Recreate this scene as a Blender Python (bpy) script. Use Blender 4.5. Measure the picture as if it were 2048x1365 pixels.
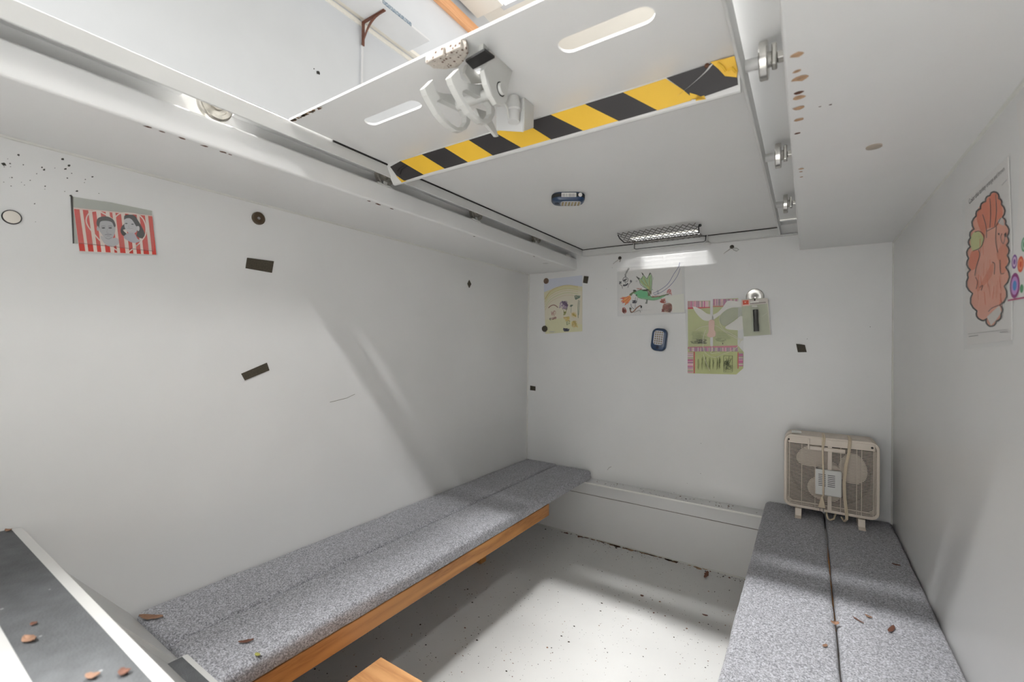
import bpy, bmesh, math, random
import numpy as np
from mathutils import Vector, Matrix, noise
random.seed(7)
scn = bpy.context.scene
COL = scn.collection
for o in list(bpy.data.objects): bpy.data.objects.remove(o)

# ------------------------------------------------------------------ camera, light, exposure
H = 0.9183
cam = bpy.data.cameras.new('camera'); cam.sensor_width = 36; cam.lens = 896.1/2048*36
cam.clip_start = 0.02; cam.clip_end = 100
cam.dof.use_dof = True; cam.dof.focus_distance = 1.35; cam.dof.aperture_fstop = 4
co = bpy.data.objects.new('camera', cam); COL.objects.link(co)
co.matrix_world = Matrix(((0.83480624, -0.00572375, 0.55051411, 0), (0.55041308, -0.01311723, -0.83478942, 0),
                          (0.01199935, 0.99989758, -0.00779992, H), (0, 0, 0, 1)))
scn.camera = co
scn.view_settings.view_transform = 'Standard'; scn.view_settings.look = 'None'
scn.view_settings.gamma = 1; scn.view_settings.use_curve_mapping = False
scn.view_settings.exposure = 0.0
w = bpy.data.worlds.new('daylight'); scn.world = w; w.use_nodes = True
w.node_tree.nodes['Background'].inputs[0].default_value = (0.92, 0.96, 1, 1)
w.node_tree.nodes['Background'].inputs[1].default_value = 0.45

def area(name, loc, target, sx, sy, power, col=(1, 1, 1), spread=180):
    l = bpy.data.lights.new(name, 'AREA'); l.shape = 'RECTANGLE'; l.size = sx; l.size_y = sy; l.energy = power; l.color = col; l.spread = math.radians(spread)
    o = bpy.data.objects.new(name, l); COL.objects.link(o); o.location = loc
    o.rotation_euler = (Vector(target)-Vector(loc)).to_track_quat('-Z', 'Y').to_euler()
    return o
# row of ceiling lights above and behind the hatch, and daylight through the open garage door
area('ceiling_light_row', (-1.25, -1.60, 4.20), (-1.25, 0.6, 1.2), 1.2, 0.13, 61, (1, 0.995, 0.985), 75)
area('ceiling_light_far', (2.0, -1.60, 4.20), (2.0, 0.6, 1.2), 1.4, 0.13, 70, (1, 0.995, 0.985), 105)
area('garage_door_daylight', (0.5, -4.9, 2.75), (0.3, 0, 2.3), 5.5, 2.4, 75, (0.97, 0.99, 1))
area('bounce_fill_spot', (-1.6, 1.75, 4.22), (-.42, 0.13, 1.377), 0.8, 0.6, 44, (1, 0.995, 0.985), 22)  # added fill: narrow beam onto the unseen front end, bounces through the shelter
area('garage_ceiling_fill', (0.5, 3.9, 1.6), (0.5, 3.9, 4), 5, 3, 80, (1, 0.99, 0.98))  # added fill facing up to brighten the garage ceiling, not a real lamp

# ------------------------------------------------------------------ materials
def s2l(c): return tuple(((v/255)/12.92 if v/255 <= 0.04045 else ((v/255+0.055)/1.055)**2.4) for v in c)+(1,)
MATS = {}
def mat(name, rgb, rough=0.5, metal=0.0, spec=0.5, var=0.0, vscale=4.0, bump=0.0, bscale=200, specks=None, coat=0, trans=None, rvar=0.0):
    if name in MATS: return MATS[name]
    m = bpy.data.materials.new(name); m.use_nodes = True; nt = m.node_tree; N = nt.nodes; L = nt.links
    p = N['Principled BSDF']
    p.inputs['Base Color'].default_value = s2l(rgb); p.inputs['Roughness'].default_value = rough
    p.inputs['Metallic'].default_value = metal; p.inputs['Specular IOR Level'].default_value = spec
    p.inputs['Coat Weight'].default_value = coat
    tc = N.new('ShaderNodeTexCoord')
    src = None
    if var:
        n = N.new('ShaderNodeTexNoise'); n.inputs['Scale'].default_value = vscale; n.inputs['Detail'].default_value = 6
        L.new(tc.outputs['Object'], n.inputs['Vector'])
        r = N.new('ShaderNodeMapRange'); r.inputs[1].default_value = 0.3; r.inputs[2].default_value = 0.7
        r.inputs[3].default_value = 1-var; r.inputs[4].default_value = 1+var; L.new(n.outputs[0], r.inputs[0])
        x = N.new('ShaderNodeVectorMath'); x.operation = 'SCALE'; x.inputs[0].default_value = s2l(rgb)[:3]; L.new(r.outputs[0], x.inputs['Scale'])
        src = x.outputs[0]
    if specks:   # (rgb, scale, threshold)
        for (c, sc, th, size) in specks:
            v = N.new('ShaderNodeTexVoronoi'); v.inputs['Scale'].default_value = sc; L.new(tc.outputs['Object'], v.inputs['Vector'])
            lt = N.new('ShaderNodeMath'); lt.operation = 'LESS_THAN'; lt.inputs[1].default_value = size; L.new(v.outputs['Distance'], lt.inputs[0])
            sp = N.new('ShaderNodeSeparateColor'); L.new(v.outputs['Color'], sp.inputs[0])
            g = N.new('ShaderNodeMath'); g.operation = 'GREATER_THAN'; g.inputs[1].default_value = th; L.new(sp.outputs[0], g.inputs[0])
            mu = N.new('ShaderNodeMath'); mu.operation = 'MULTIPLY'; L.new(lt.outputs[0], mu.inputs[0]); L.new(g.outputs[0], mu.inputs[1])
            mx = N.new('ShaderNodeMix'); mx.data_type = 'RGBA'; L.new(mu.outputs[0], mx.inputs[0])
            if src: L.new(src, mx.inputs[6])
            else: mx.inputs[6].default_value = s2l(rgb)
            mx.inputs[7].default_value = s2l(c); src = mx.outputs[2]
    if src: L.new(src, p.inputs['Base Color'])
    if rvar:
        n = N.new('ShaderNodeTexNoise'); n.inputs['Scale'].default_value = 3; n.inputs['Detail'].default_value = 5
        L.new(tc.outputs['Object'], n.inputs['Vector'])
        r = N.new('ShaderNodeMapRange'); r.inputs[3].default_value = rough-rvar; r.inputs[4].default_value = rough+rvar
        L.new(n.outputs[0], r.inputs[0]); L.new(r.outputs[0], p.inputs['Roughness'])
    if bump:
        n = N.new('ShaderNodeTexNoise'); n.inputs['Scale'].default_value = bscale; n.inputs['Detail'].default_value = 3
        L.new(tc.outputs['Object'], n.inputs['Vector'])
        b = N.new('ShaderNodeBump'); b.inputs['Strength'].default_value = bump; b.inputs['Distance'].default_value = 0.002
        L.new(n.outputs[0], b.inputs['Height']); L.new(b.outputs[0], p.inputs['Normal'])
    if trans is not None:
        t = N.new('ShaderNodeBsdfTransparent'); mx = N.new('ShaderNodeMixShader'); mx.inputs[0].default_value = trans
        L.new(t.outputs[0], mx.inputs[1]); L.new(p.outputs[0], mx.inputs[2]); L.new(mx.outputs[0], N['Material Output'].inputs[0])
    MATS[name] = m; return m

WALL = (227, 227, 226)
M_wall = mat('grey_painted_steel', WALL, 0.33, var=0.035, vscale=2.2, rvar=0.07, bump=0.012, bscale=9, specks=[((110, 108, 98), 38, 0.93, 0.045), ((226, 226, 225), 21, 0.95, 0.03)])
M_ceil = mat('grey_ceiling_steel', WALL, 0.36, var=0.03, vscale=3, rvar=0.06)
M_floor = mat('grey_floor_paint', (224, 224, 222), 0.42, var=0.05, vscale=3, rvar=0.1, specks=[((60, 50, 42), 60, 0.84, 0.09), ((120, 96, 78), 34, 0.9, 0.07), ((40, 36, 32), 17, 0.86, 0.05), ((90, 80, 70), 130, 0.8, 0.12)])
M_lid = mat('grey_hatch_steel', (226, 226, 225), 0.34, var=0.03, vscale=3, rvar=0.06)
M_rail = mat('light_grey_steel', (208, 208, 206), 0.35, var=0.04, vscale=9)
M_white = mat('white_garage_paint', (212, 215, 220), 0.7, var=0.015, vscale=5, bump=0.05, bscale=120)
M_cream = mat('cream_garage_paint', (236, 232, 224), 0.7, var=0.02, vscale=3)
M_shelf = mat('pale_shelf_board', (222, 223, 226), 0.6, var=0.02, vscale=8)
M_brown = mat('brown_metal', (112, 72, 58), 0.45, spec=0.4, var=0.08, vscale=30)
M_concrete = mat('garage_concrete', (170, 168, 160), 0.8, var=0.1, vscale=6)
M_black = mat('black_rubber', (28, 27, 27), 0.55, var=0.1, vscale=40)
M_tapeB = mat('black_tape', (44, 41, 42), 0.55, var=0.08, vscale=12)
M_tapeY = mat('yellow_tape', (232, 186, 52), 0.55, var=0.04, vscale=14)
M_chrome = mat('worn_chrome', (205, 203, 198), 0.22, metal=1, var=0.15, vscale=60)
M_steelb = mat('bare_bearing_steel', (190, 186, 178), 0.3, metal=0.9, var=0.2, vscale=80)
M_latch = mat('latch_grey_paint', (200, 200, 196), 0.38, var=0.04, vscale=30)
M_putty = mat('rough_primer', (186, 178, 168), 0.7, var=0.15, vscale=90, bump=0.8, bscale=260, specks=[((96, 72, 62), 170, 0.6, 0.35)])
M_rust = mat('rust', (178, 146, 116), 0.8, var=0.25, vscale=120)
M_dkrust = mat('dark_rust', (96, 62, 44), 0.8, var=0.25, vscale=120)
M_bead = mat('weld_caulk', (216, 216, 210), 0.4, var=0.05, vscale=20)
M_gap = mat('dark_seal', (34, 32, 30), 0.8)
M_fan = mat('aged_fan_plastic', (226, 214, 200), 0.4, var=0.04, vscale=8)
M_fanw = mat('white_fan_plastic', (226, 226, 222), 0.35)
M_cord = mat('cream_cord', (224, 208, 182), 0.45)
M_blue = mat('dark_blue_plastic', (30, 58, 92), 0.35, coat=0.3)
M_lens = mat('lamp_lens', (205, 205, 208), 0.15, spec=0.8, specks=[((120, 112, 100), 150, 0.2, 0.34)])
M_paper = mat('white_paper', (232, 230, 228), 0.6, var=0.015, vscale=10)
M_film = mat('clear_plastic_film', (225, 228, 226), 0.12, spec=0.9, trans=0.07)
M_magnet = mat('brown_magnet_strip', (70, 64, 52), 0.7, var=0.25, vscale=260)
M_leaf = mat('dry_leaf', (146, 112, 90), 0.7, var=0.25, vscale=60)
M_leafd = mat('dark_dry_leaf', (112, 74, 58), 0.7, var=0.25, vscale=60)
M_grit = mat('floor_grit', (52, 44, 38), 0.8)
M_grip = mat('black_grip_tape', (88, 90, 92), 0.75, var=0.16, vscale=40, bump=0.5, bscale=350, specks=[((150, 152, 152), 70, 0.86, 0.12)])
M_flash = mat('flashlight_black', (22, 22, 22), 0.28, spec=0.6)

def carpet_mat():
    m = bpy.data.materials.new('grey_flecked_carpet'); m.use_nodes = True; N = m.node_tree.nodes; L = m.node_tree.links
    p = N['Principled BSDF']; p.inputs['Roughness'].default_value = 0.95; p.inputs['Specular IOR Level'].default_value = 0.15
    p.inputs['Sheen Weight'].default_value = 0.25
    tc = N.new('ShaderNodeTexCoord')
    v = N.new('ShaderNodeTexVoronoi'); v.inputs['Scale'].default_value = 470; L.new(tc.outputs['Object'], v.inputs['Vector'])
    n = N.new('ShaderNodeTexNoise'); n.inputs['Scale'].default_value = 700; n.inputs['Detail'].default_value = 2; L.new(tc.outputs['Object'], n.inputs['Vector'])
    s = N.new('ShaderNodeSeparateColor'); L.new(v.outputs['Color'], s.inputs[0])
    a = N.new('ShaderNodeMath'); a.operation = 'MULTIPLY_ADD'; a.inputs[1].default_value = 0.55; L.new(s.outputs[0], a.inputs[0])
    b = N.new('ShaderNodeMath'); b.operation = 'MULTIPLY'; b.inputs[1].default_value = 0.45; L.new(n.outputs[0], b.inputs[0]); L.new(b.outputs[0], a.inputs[2])
    r = N.new('ShaderNodeValToRGB'); e = r.color_ramp.elements
    e[0].position = 0.12; e[0].color = s2l((96, 97, 102)); e[1].position = 0.95; e[1].color = s2l((240, 240, 246))
    for ps, c in ((0.38, (152, 152, 158)), (0.6, (184, 185, 191)), (0.78, (212, 213, 220))):
        k = e.new(ps); k.color = s2l(c)
    L.new(a.outputs[0], r.inputs[0]); L.new(r.outputs[0], p.inputs['Base Color'])
    bu = N.new('ShaderNodeBump'); bu.inputs['Strength'].default_value = 0.9; bu.inputs['Distance'].default_value = 0.003
    L.new(a.outputs[0], bu.inputs['Height']); L.new(bu.outputs[0], p.inputs['Normal'])
    return m
M_carpet = carpet_mat()
def wood_mat(name, c1, c2, axis):
    m = bpy.data.materials.new(name); m.use_nodes = True; N = m.node_tree.nodes; L = m.node_tree.links
    p = N['Principled BSDF']; p.inputs['Roughness'].default_value = 0.5
    tc = N.new('ShaderNodeTexCoord'); mp = N.new('ShaderNodeMapping'); L.new(tc.outputs['Object'], mp.inputs[0])
    sc = [9, 9, 9]; sc[axis] = 1.1; mp.inputs['Scale'].default_value = sc
    n = N.new('ShaderNodeTexNoise'); n.inputs['Scale'].default_value = 1.6; n.inputs['Detail'].default_value = 2; L.new(mp.outputs[0], n.inputs['Vector'])
    mu = N.new('ShaderNodeMath'); mu.operation = 'MULTIPLY'; mu.inputs[1].default_value = 26; L.new(n.outputs[0], mu.inputs[0])
    si = N.new('ShaderNodeMath'); si.operation = 'SINE'; L.new(mu.outputs[0], si.inputs[0])
    mr = N.new('ShaderNodeMapRange'); mr.inputs[1].default_value = -1; mr.inputs[2].default_value = 1; L.new(si.outputs[0], mr.inputs[0])
    f = N.new('ShaderNodeTexNoise'); f.inputs['Scale'].default_value = 22; L.new(mp.outputs[0], f.inputs['Vector'])
    ad = N.new('ShaderNodeMath'); ad.operation = 'MULTIPLY'; L.new(mr.outputs[0], ad.inputs[0]); L.new(f.outputs[0], ad.inputs[1])
    mx = N.new('ShaderNodeMix'); mx.data_type = 'RGBA'; mx.inputs[6].default_value = s2l(c1); mx.inputs[7].default_value = s2l(c2)
    L.new(ad.outputs[0], mx.inputs[0]); L.new(mx.outputs[2], p.inputs['Base Color'])
    return m
M_woodx = wood_mat('pine_board', (226, 172, 118), (176, 116, 68), 0)
M_woody = wood_mat('amber_pine_rail', (204, 146, 86), (138, 84, 42), 1)
M_beam = wood_mat('bare_timber', (236, 178, 130), (214, 150, 100), 1)

# ------------------------------------------------------------------ mesh building
WM = {}
class B:
    def __init__(s): s.v = []; s.f = []; s.m = []; s.mats = []
    def mi(s, m):
        if m not in s.mats: s.mats.append(m)
        return s.mats.index(m)
    def add(s, vs, fs, m):
        k = len(s.v); s.v += [tuple(x) for x in vs]; i = s.mi(m)
        for f in fs: s.f.append(tuple(k+j for j in f)); s.m.append(i)
    def box(s, x0, x1, y0, y1, z0, z1, m):
        vs = [(x, y, z) for z in (z0, z1) for y in (y0, y1) for x in (x0, x1)]
        s.add(vs, [(0, 2, 3, 1), (4, 5, 7, 6), (0, 1, 5, 4), (2, 6, 7, 3), (0, 4, 6, 2), (1, 3, 7, 5)], m); return s
    def obox(s, c, ax, ay, az, m):   # oriented box, half-axis vectors
        c, ax, ay, az = map(Vector, (c, ax, ay, az))
        vs = [c+a*ax+b*ay+d*az for d in (-1, 1) for b in (-1, 1) for a in (-1, 1)]
        s.add(vs, [(0, 2, 3, 1), (4, 5, 7, 6), (0, 1, 5, 4), (2, 6, 7, 3), (0, 4, 6, 2), (1, 3, 7, 5)], m); return s
    def prism(s, pts, off, m):       # outline of 3D points extruded by a vector
        n = len(pts); off = Vector(off); a = [Vector(p) for p in pts]; b = [p+off for p in a]
        s.add(a+b, [tuple(range(n))[::-1], tuple(range(n, 2*n))]+[(i, (i+1) % n, n+(i+1) % n, n+i) for i in range(n)], m); return s
    def ring(s, outer, inner, off, m):  # plate with one hole, same point count
        n = len(outer); off = Vector(off)
        A = [Vector(p) for p in outer]; C = [Vector(p) for p in inner]
        vs = A+C+[p+off for p in A]+[p+off for p in C]; fs = []
        for i in range(n):
            j = (i+1) % n
            fs += [(i, n+i, n+j, j), (2*n+i, 2*n+j, 3*n+j, 3*n+i), (i, j, 2*n+j, 2*n+i), (n+i, 3*n+i, 3*n+j, n+j)]
        s.add(vs, fs, m); return s
    def tube(s, pts, r, m, n=8, cap=True):
        pts = [Vector(p) for p in pts]; rings = []; k = len(s.v); T = None
        rs = r if isinstance(r, (list, tuple)) else [r]*len(pts)
        up = None; vs = []
        for i, p in enumerate(pts):
            t = (pts[min(i+1, len(pts)-1)]-pts[max(i-1, 0)]).normalized()
            if up is None: up = Vector((0, 0, 1)) if abs(t.z) < 0.9 else Vector((1, 0, 0))
            a = t.cross(up)
            if a.length < 1e-5: a = t.cross(Vector((0.3, 1, 0.2)))
            a.normalize(); b = a.cross(t).normalized(); up = b
            vs += [p+rs[i]*(math.cos(2*math.pi*q/n)*a+math.sin(2*math.pi*q/n)*b) for q in range(n)]
        fs = []
        for i in range(len(pts)-1):
            for q in range(n): fs.append((i*n+q, i*n+(q+1) % n, (i+1)*n+(q+1) % n, (i+1)*n+q))
        if cap: fs += [tuple(range(n))[::-1], tuple((len(pts)-1)*n+q for q in range(n))]
        s.add(vs, fs, m); return s
    def cyl(s, p0, p1, r, m, n=24): return s.tube([p0, p1], r, m, n)
    def lathe(s, c, axis, prof, m, n=32):  # prof: (r, h) along axis
        c = Vector(c); ax = Vector(axis).normalized(); a = ax.orthogonal().normalized(); b = ax.cross(a)
        vs = [c+ax*h+r*(math.cos(2*math.pi*q/n)*a+math.sin(2*math.pi*q/n)*b) for (r, h) in prof for q in range(n)]
        fs = [(i*n+q, i*n+(q+1) % n, (i+1)*n+(q+1) % n, (i+1)*n+q) for i in range(len(prof)-1) for q in range(n)]
        fs += [tuple(range(n))[::-1], tuple((len(prof)-1)*n+q for q in range(n))]
        s.add(vs, fs, m); return s
def build(name, b, parent=None, bevel=0, smooth=False, label=None, kind=None, local=False):
    me = bpy.data.meshes.new(name); me.from_pydata(b.v, [], b.f); me.update()
    for m in b.mats: me.materials.append(m)
    me.polygons.foreach_set('material_index', b.m)
    bm = bmesh.new(); bm.from_mesh(me); bmesh.ops.recalc_face_normals(bm, faces=bm.faces); bm.to_mesh(me); bm.free()
    if smooth:
        me.polygons.foreach_set('use_smooth', [True]*len(me.polygons))
        me.set_sharp_from_angle(angle=math.radians(35))
    o = bpy.data.objects.new(name, me); COL.objects.link(o); WM[o] = Matrix()
    if bevel:
        md = o.modifiers.new('edge', 'BEVEL'); md.width = bevel; md.segments = 3; md.limit_method = 'ANGLE'; md.angle_limit = math.radians(40)
    if parent:
        o.parent = parent
        if local: WM[o] = WM[parent]
        else: o.matrix_parent_inverse = WM[parent].inverted()
    if label: o['label'] = label
    if kind: o['kind'] = kind
    return o
def tag(o, label, cat, group=None):
    o['label'] = label; o['category'] = cat
    if group: o['group'] = group
    return o
def thing(name, label, cat, loc=(0, 0, 0), group=None, rot=None):
    o = bpy.data.objects.new(name, None); COL.objects.link(o); o.empty_display_size = 0.03
    M = Matrix.Translation(loc)
    if rot is not None: M = M @ rot
    o.matrix_world = M; WM[o] = M
    return tag(o, label, cat, group)
def struct(name, b, parent=None, **k): return build(name, b, parent, kind='structure', **k)
def circle(c, a, b, r, n=24, r2=None):
    c, a, b = Vector(c), Vector(a), Vector(b); r2 = r2 or r
    return [c+a*r*math.cos(2*math.pi*i/n)+b*r2*math.sin(2*math.pi*i/n) for i in range(n)]
def rrect(cx, cy, hx, hy, r, n=6):
    out = []
    for sx, sy, a0 in ((1, 1, 0), (-1, 1, 90), (-1, -1, 180), (1, -1, 270)):
        for i in range(n+1):
            a = math.radians(a0+90*i/n); out.append((cx+sx*(hx-r)+r*math.cos(a), cy+sy*(hy-r)+r*math.sin(a)))
    return out

XL, XR, YB = -1.2186, 0.2457, 2.0
ZC = 1.286          # ceiling of the shelter
YF = -0.5           # wall behind the steps
# ------------------------------------------------------------------ shelter shell
struct('floor', B().box(XL-.02, XR+.02, YF-.02, YB+.02, -.03, 0, M_floor))
wl = struct('wall_left', B().box(XL-.02, XL, YF, YB+.02, 0, 1.40, M_wall))
wb_ = struct('wall_back', B().box(XL, XR, YB, YB+.02, 0, 1.40, M_wall))
wr = struct('wall_right', B().box(XR, XR+.02, YF, YB+.02, 0, 1.40, M_wall))
struct('wall_front', B().box(XL-.02, XR+.02, YF-.02, YF, 0, 1.40, M_wall))
# ceiling: left strip with lip and roller track, right strip, front strip
bl = B(); bl.box(XL, -.942, -.35, YB, ZC, 1.3398, M_ceil)
struct('ceiling', bl, bevel=.005)
ch_ = B(); ch_.box(XL, -.985, -.35, YB, 1.3402, 1.40, M_ceil)
ch_.box(-.9845, -.9095, -.35, .352, 1.3775, 1.3795, M_ceil); ch_.box(-.9845, -.9095, .442, YB, 1.3775, 1.3795, M_ceil)
struct('ceiling', ch_)
br = B(); br.box(-.0276, XR, -.35, YB, ZC, 1.40, M_ceil); cr = struct('ceiling', br, bevel=.004)
struct('ceiling', B().box(-.118, -.02, -.35, 1.985, 1.4055, 1.409, M_ceil).box(-.03, -.024, -.35, 1.985, 1.33, 1.405, M_ceil))
struct('ceiling', B().box(XL, XR, YF, -.35, ZC, 1.40, M_ceil))
struct('ceiling', B().box(-.98, -.02, 1.946, 1.9995, 1.3895, 1.394, M_ceil))  # unseen cover plate, added to stop light leaking in at the back
# welded beads along the corners
bd = B()
for p0, p1 in (((XL, YF, ZC), (XL, YB, ZC)), ((XR, YF, ZC), (XR, YB, ZC)), ((XL, YB, .0), (XL, YB, ZC)), ((XR, YB, 0), (XR, YB, ZC)), ((XL, YB, .0), (XR, YB, 0))):
    bd.tube([p0, p1], .0042, M_bead, 8)
struct('trim_1', bd, smooth=True)
# ledge along the back wall (angle iron) and the seam below it
lg = B(); lg.box(XL, XR, 1.924, YB, .2805, .2863, M_ceil); lg.box(XL, XR, 1.994, YB, .205, .2805, M_ceil)
struct('trim_2', lg, bevel=.0015)
struct('trim_9', B().box(XL, XR, 1.9215, 1.9238, .2800, .2872, mat('edge_highlight', (236, 235, 230), .4)), bevel=.0008)  # highlight on the ledge's front edge, put in as a paler strip
sb = B().box(XL, XR, 1.9925, 1.9945, .2065, .2085, mat('dark_seam', (120, 114, 106), .8))  # dark line along the weld seam
pts = [(x, 1.9985, .001) for x in (0,)]
struct('trim_3', sb)
# stains (own shape, stay put)
st = B()
def blot(b, c, a, bb, r, m, el=1.0, n=9, jit=.35, off=None):
    P = []
    for i in range(n):
        k = 1+random.uniform(-jit, jit); t = 2*math.pi*i/n
        P.append(Vector(c)+Vector(a)*r*el*k*math.cos(t)+Vector(bb)*r*k*math.sin(t))
    b.add(P, [tuple(range(n))], m)
for x, y, r, m in ((-.0128, .66, .0065, M_rust), (-.0138, .70, .004, M_rust), (-.0104, .72, .008, M_rust), (-.0127, .76, .005, M_dkrust), (-.0124, .7755, .0066, M_rust),
                (-.0133, .809, .006, M_rust), (-.0132, .851, .0055, M_rust), (-.0163, .904, .0035, M_dkrust), (-.0131, 1.088, .004, M_rust), (-.0133, 1.106, .003, M_rust), (-.0131, 1.14, .0026, M_rust), (.0139, .8213, .0016, M_dkrust), (.0269, .8228, .0016, M_dkrust)):
    blot(st, (x, y, ZC-.0004), (1, 0, 0), (0, 1, 0), r, m, 1.25, jit=.2)
for y, r in ((.293, .006), (.3145, .006), (.3453, .006), (.3817, .007), (.4144, .006), (.426, .004), (.7593, .005), (.7916, .008), (.8378, .006), (1.20, .005), (1.60, .006)):
    blot(st, (-.9505, y, ZC-.0004), (1, 0, 0), (0, 1, 0), r, M_dkrust, .55)
build('rust_stain', st, cr, kind='stuff')
st = B()
for i in range(60):
    x = random.gauss(-.62, .16); blot(st, (max(-.98, min(-.3, x)), 1.997-abs(random.gauss(0, .006)), .0006), (1, 0, 0), (0, 1, 0), random.uniform(.003, .009), random.choice((M_rust, M_dkrust)), 1.8)
struct('trim_4', st)

# ------------------------------------------------------------------ garage above
XG = -2.8
struct('floor', B().box(XG, 4, -5, YF-.02, 1.40, 1.42, M_concrete).box(XG, 4, YB+.02, 6, 1.40, 1.42, M_concrete)
       .box(XG, -.99, YF-.02, YB+.02, 1.4002, 1.42, M_concrete).box(-.015, 4, YF-.02, YB+.02, 1.4102, 1.42, M_concrete))
struct('wall_left', B().box(XG-.1, XG, -5, 6.1, 1.40, 4.3, M_white))
struct('wall_back', B().box(XG, 4, 6, 6.1, 1.40, 4.3, M_cream))
struct('wall_right', B().box(4, 4.1, -5, 6.1, 1.40, 4.3, M_white))
struct('ceiling', B().box(XG-.1, 4.1, -5, 6.1, 4.3, 4.4, M_cream))
struct('trim_5', B().box(XG, XG+.016, 2.141, 2.157, 1.42, 3.14, M_shelf))
struct('trim_6', B().box(XG, XG+.012, -3, 6, 3.285, 3.3115, M_cream))
struct('trim_7', B().box(XG, XG+.05, -3, 5.99, 3.33, 3.36, M_cream), bevel=.004)
sh = thing('wall_shelf', 'pale laminate shelf high on the white garage wall above the hatch opening', 'shelf', (XG+.15, 1.5, 3.32))
b = B().box(XG+.052, XG+.29, .3, 2.571, 3.3125, 3.329, M_shelf); build('shelf_board', b, sh, bevel=.002)
pm = mat('blue_printed_edge', (120, 138, 156), .6, specks=[((215, 220, 224), 160, .3, .4)])
b = B(); b.box(XG+.2895, XG+.296, .3, 1.95, 3.311, 3.332, M_white)
build('edge_band', b, sh)
for y0, y1 in ((1.55, 1.84), (2.1, 2.37)): build('printed_label', B().box(XG+.29, XG+.297, y0, y1, 3.3105, 3.333, pm), sh)
for i, y in enumerate((2.149, 1.15)):
    k = thing('shelf_bracket', 'brown metal bracket with a curved brace under the garage shelf' if i == 0 else 'brown bracket tip under the shelf at the top edge of the photo', 'bracket', (XG+.01, y, 3.2))
    b = B().box(XG+.0165, XG+.024, y-.012, y+.012, 3.135, 3.311, M_brown); build('wall_plate', b, k, bevel=.002)
    b = B().box(XG+.0165, XG+.255, y-.012, y+.012, 3.305, 3.312, M_brown); build('shelf_arm', b, k, bevel=.002)
    P = []
    for j in range(13):
        t = j/12; P.append((XG+.024+.226*t**1.0, y, 3.165+.135*(1-(1-t)**3.2)))
    o_ = [Vector(p) for p in P]; q_ = [Vector((p[0]+.0, y, p[2]+.013+.008*(1-abs(2*i_/12-1)))) for i_, p in enumerate(P)]
    b = B(); b.prism([p-Vector((0, .006, 0)) for p in o_]+[Vector((p.x, p.y-.006, min(p.z, 3.305))) for p in q_[::-1]], (0, .012, 0), M_brown); build('curved_brace', b, k, bevel=.0015)
tag(build('timber_rail', B().box(XG+.001, XG+.05, -2, 5.98, 3.975, 4.075, M_beam), bevel=.003), 'bare orange timber rail fixed along the top of the garage wall', 'timber')
tag(build('ceiling_box', B().box(-2.76, -2.45, 2.2, 3.49, 4.16, 4.2995, M_cream), bevel=.004), 'cream boxed soffit under the garage ceiling near the timber rail', 'box')
lt_ = thing('ceiling_light', 'bright white ceiling light panel seen above the hatch edge', 'light', (-2.1, 2.9, 4.28))
build('frame', B().box(-2.56, -1.7, 2.2, 3.66, 4.265, 4.2995, M_white), lt_, bevel=.003)
me_ = bpy.data.materials.new('lit_diffuser'); me_.use_nodes = True
me_.node_tree.nodes['Principled BSDF'].inputs['Emission Color'].default_value = (1, 1, 1, 1); me_.node_tree.nodes['Principled BSDF'].inputs['Emission Strength'].default_value = 2.0
build('diffuser', B().box(-2.5, -1.76, 2.26, 3.6, 4.257, 4.2645, me_), lt_)
b = B(); blot(b, (XG+.0008, 1.80, 2.76), (0, 1, 0), (0, 0, 1), .013, M_black); blot(b, (XG+.0008, 1.77, 2.77), (0, 1, 0), (0, 0, 1), .004, M_black); blot(b, (XG+.0008, 2.35, 2.85), (0, 1, 0), (0, 0, 1), .008, M_gap)
struct('trim_8', b)

# ------------------------------------------------------------------ sliding hatch
ZL = 1.3773
YH = 0.515
hatch = thing('sliding_hatch', 'grey steel sliding hatch with handle slots over the opening', 'hatch', (-.5, .6, 1.385))
# panel with slots, cut with bmesh boolean-free grid: build outline faces using triangulated fill
def plate_with_holes(x0, x1, y0, y1, z, th, holes, m):
    bm = bmesh.new()
    def loop(pts):
        vs = [bm.verts.new((p[0], p[1], z)) for p in pts]
        return [bm.edges.new((vs[i], vs[(i+1) % len(vs)])) for i in range(len(vs))]
    es = loop([(x0, y0), (x1, y0), (x1, y1), (x0, y1)])
    for h in holes: es += loop(h)
    bmesh.ops.triangle_fill(bm, use_beauty=True, use_dissolve=False, edges=es)
    r = bmesh.ops.extrude_face_region(bm, geom=bm.faces[:])
    bmesh.ops.translate(bm, vec=(0, 0, th), verts=[e for e in r['geom'] if isinstance(e, bmesh.types.BMVert)])
    bm.verts.ensure_lookup_table(); bm.verts.index_update()
    b = B(); b.add([v.co for v in bm.verts], [[v.index for v in f.verts] for f in bm.faces], m); bm.free(); return b
slots = [rrect(-.696, .6095, .076, .0150, .0149), rrect(-.2505, .614, .073, .0185, .0184), rrect(-.4655, .592, .0085, .006, .002),
         rrect(-.50, 1.895, .135, .042, .006)]
build('panel', plate_with_holes(-.9, -.0915, YH, 1.972, ZL, .0042, slots, M_lid), hatch)
build('seal_strip', B().box(-.9035, -.8995, .62, 1.976, 1.3745, 1.383, M_gap).box(-.9, -.092, 1.9725, 1.9765, 1.3745, 1.383, M_gap), hatch, label='thin dark gap line')
build('side_rail', B().box(-.909, -.904, -.32, 1.99, 1.3475, 1.3805, M_rail), hatch, bevel=.0015)
build('side_rail', B().box(-.0915, -.0865, -.32, 1.972, 1.345, 1.384, M_rail), hatch, bevel=.0015)
build('back_rail', B().box(-.904, -.0915, 1.977, 1.982, 1.3475, 1.3805, M_rail).box(-.904, -.03, 1.982, 1.9995, 1.3455, 1.3495, M_rail), hatch, bevel=.001)
b = B()
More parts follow.
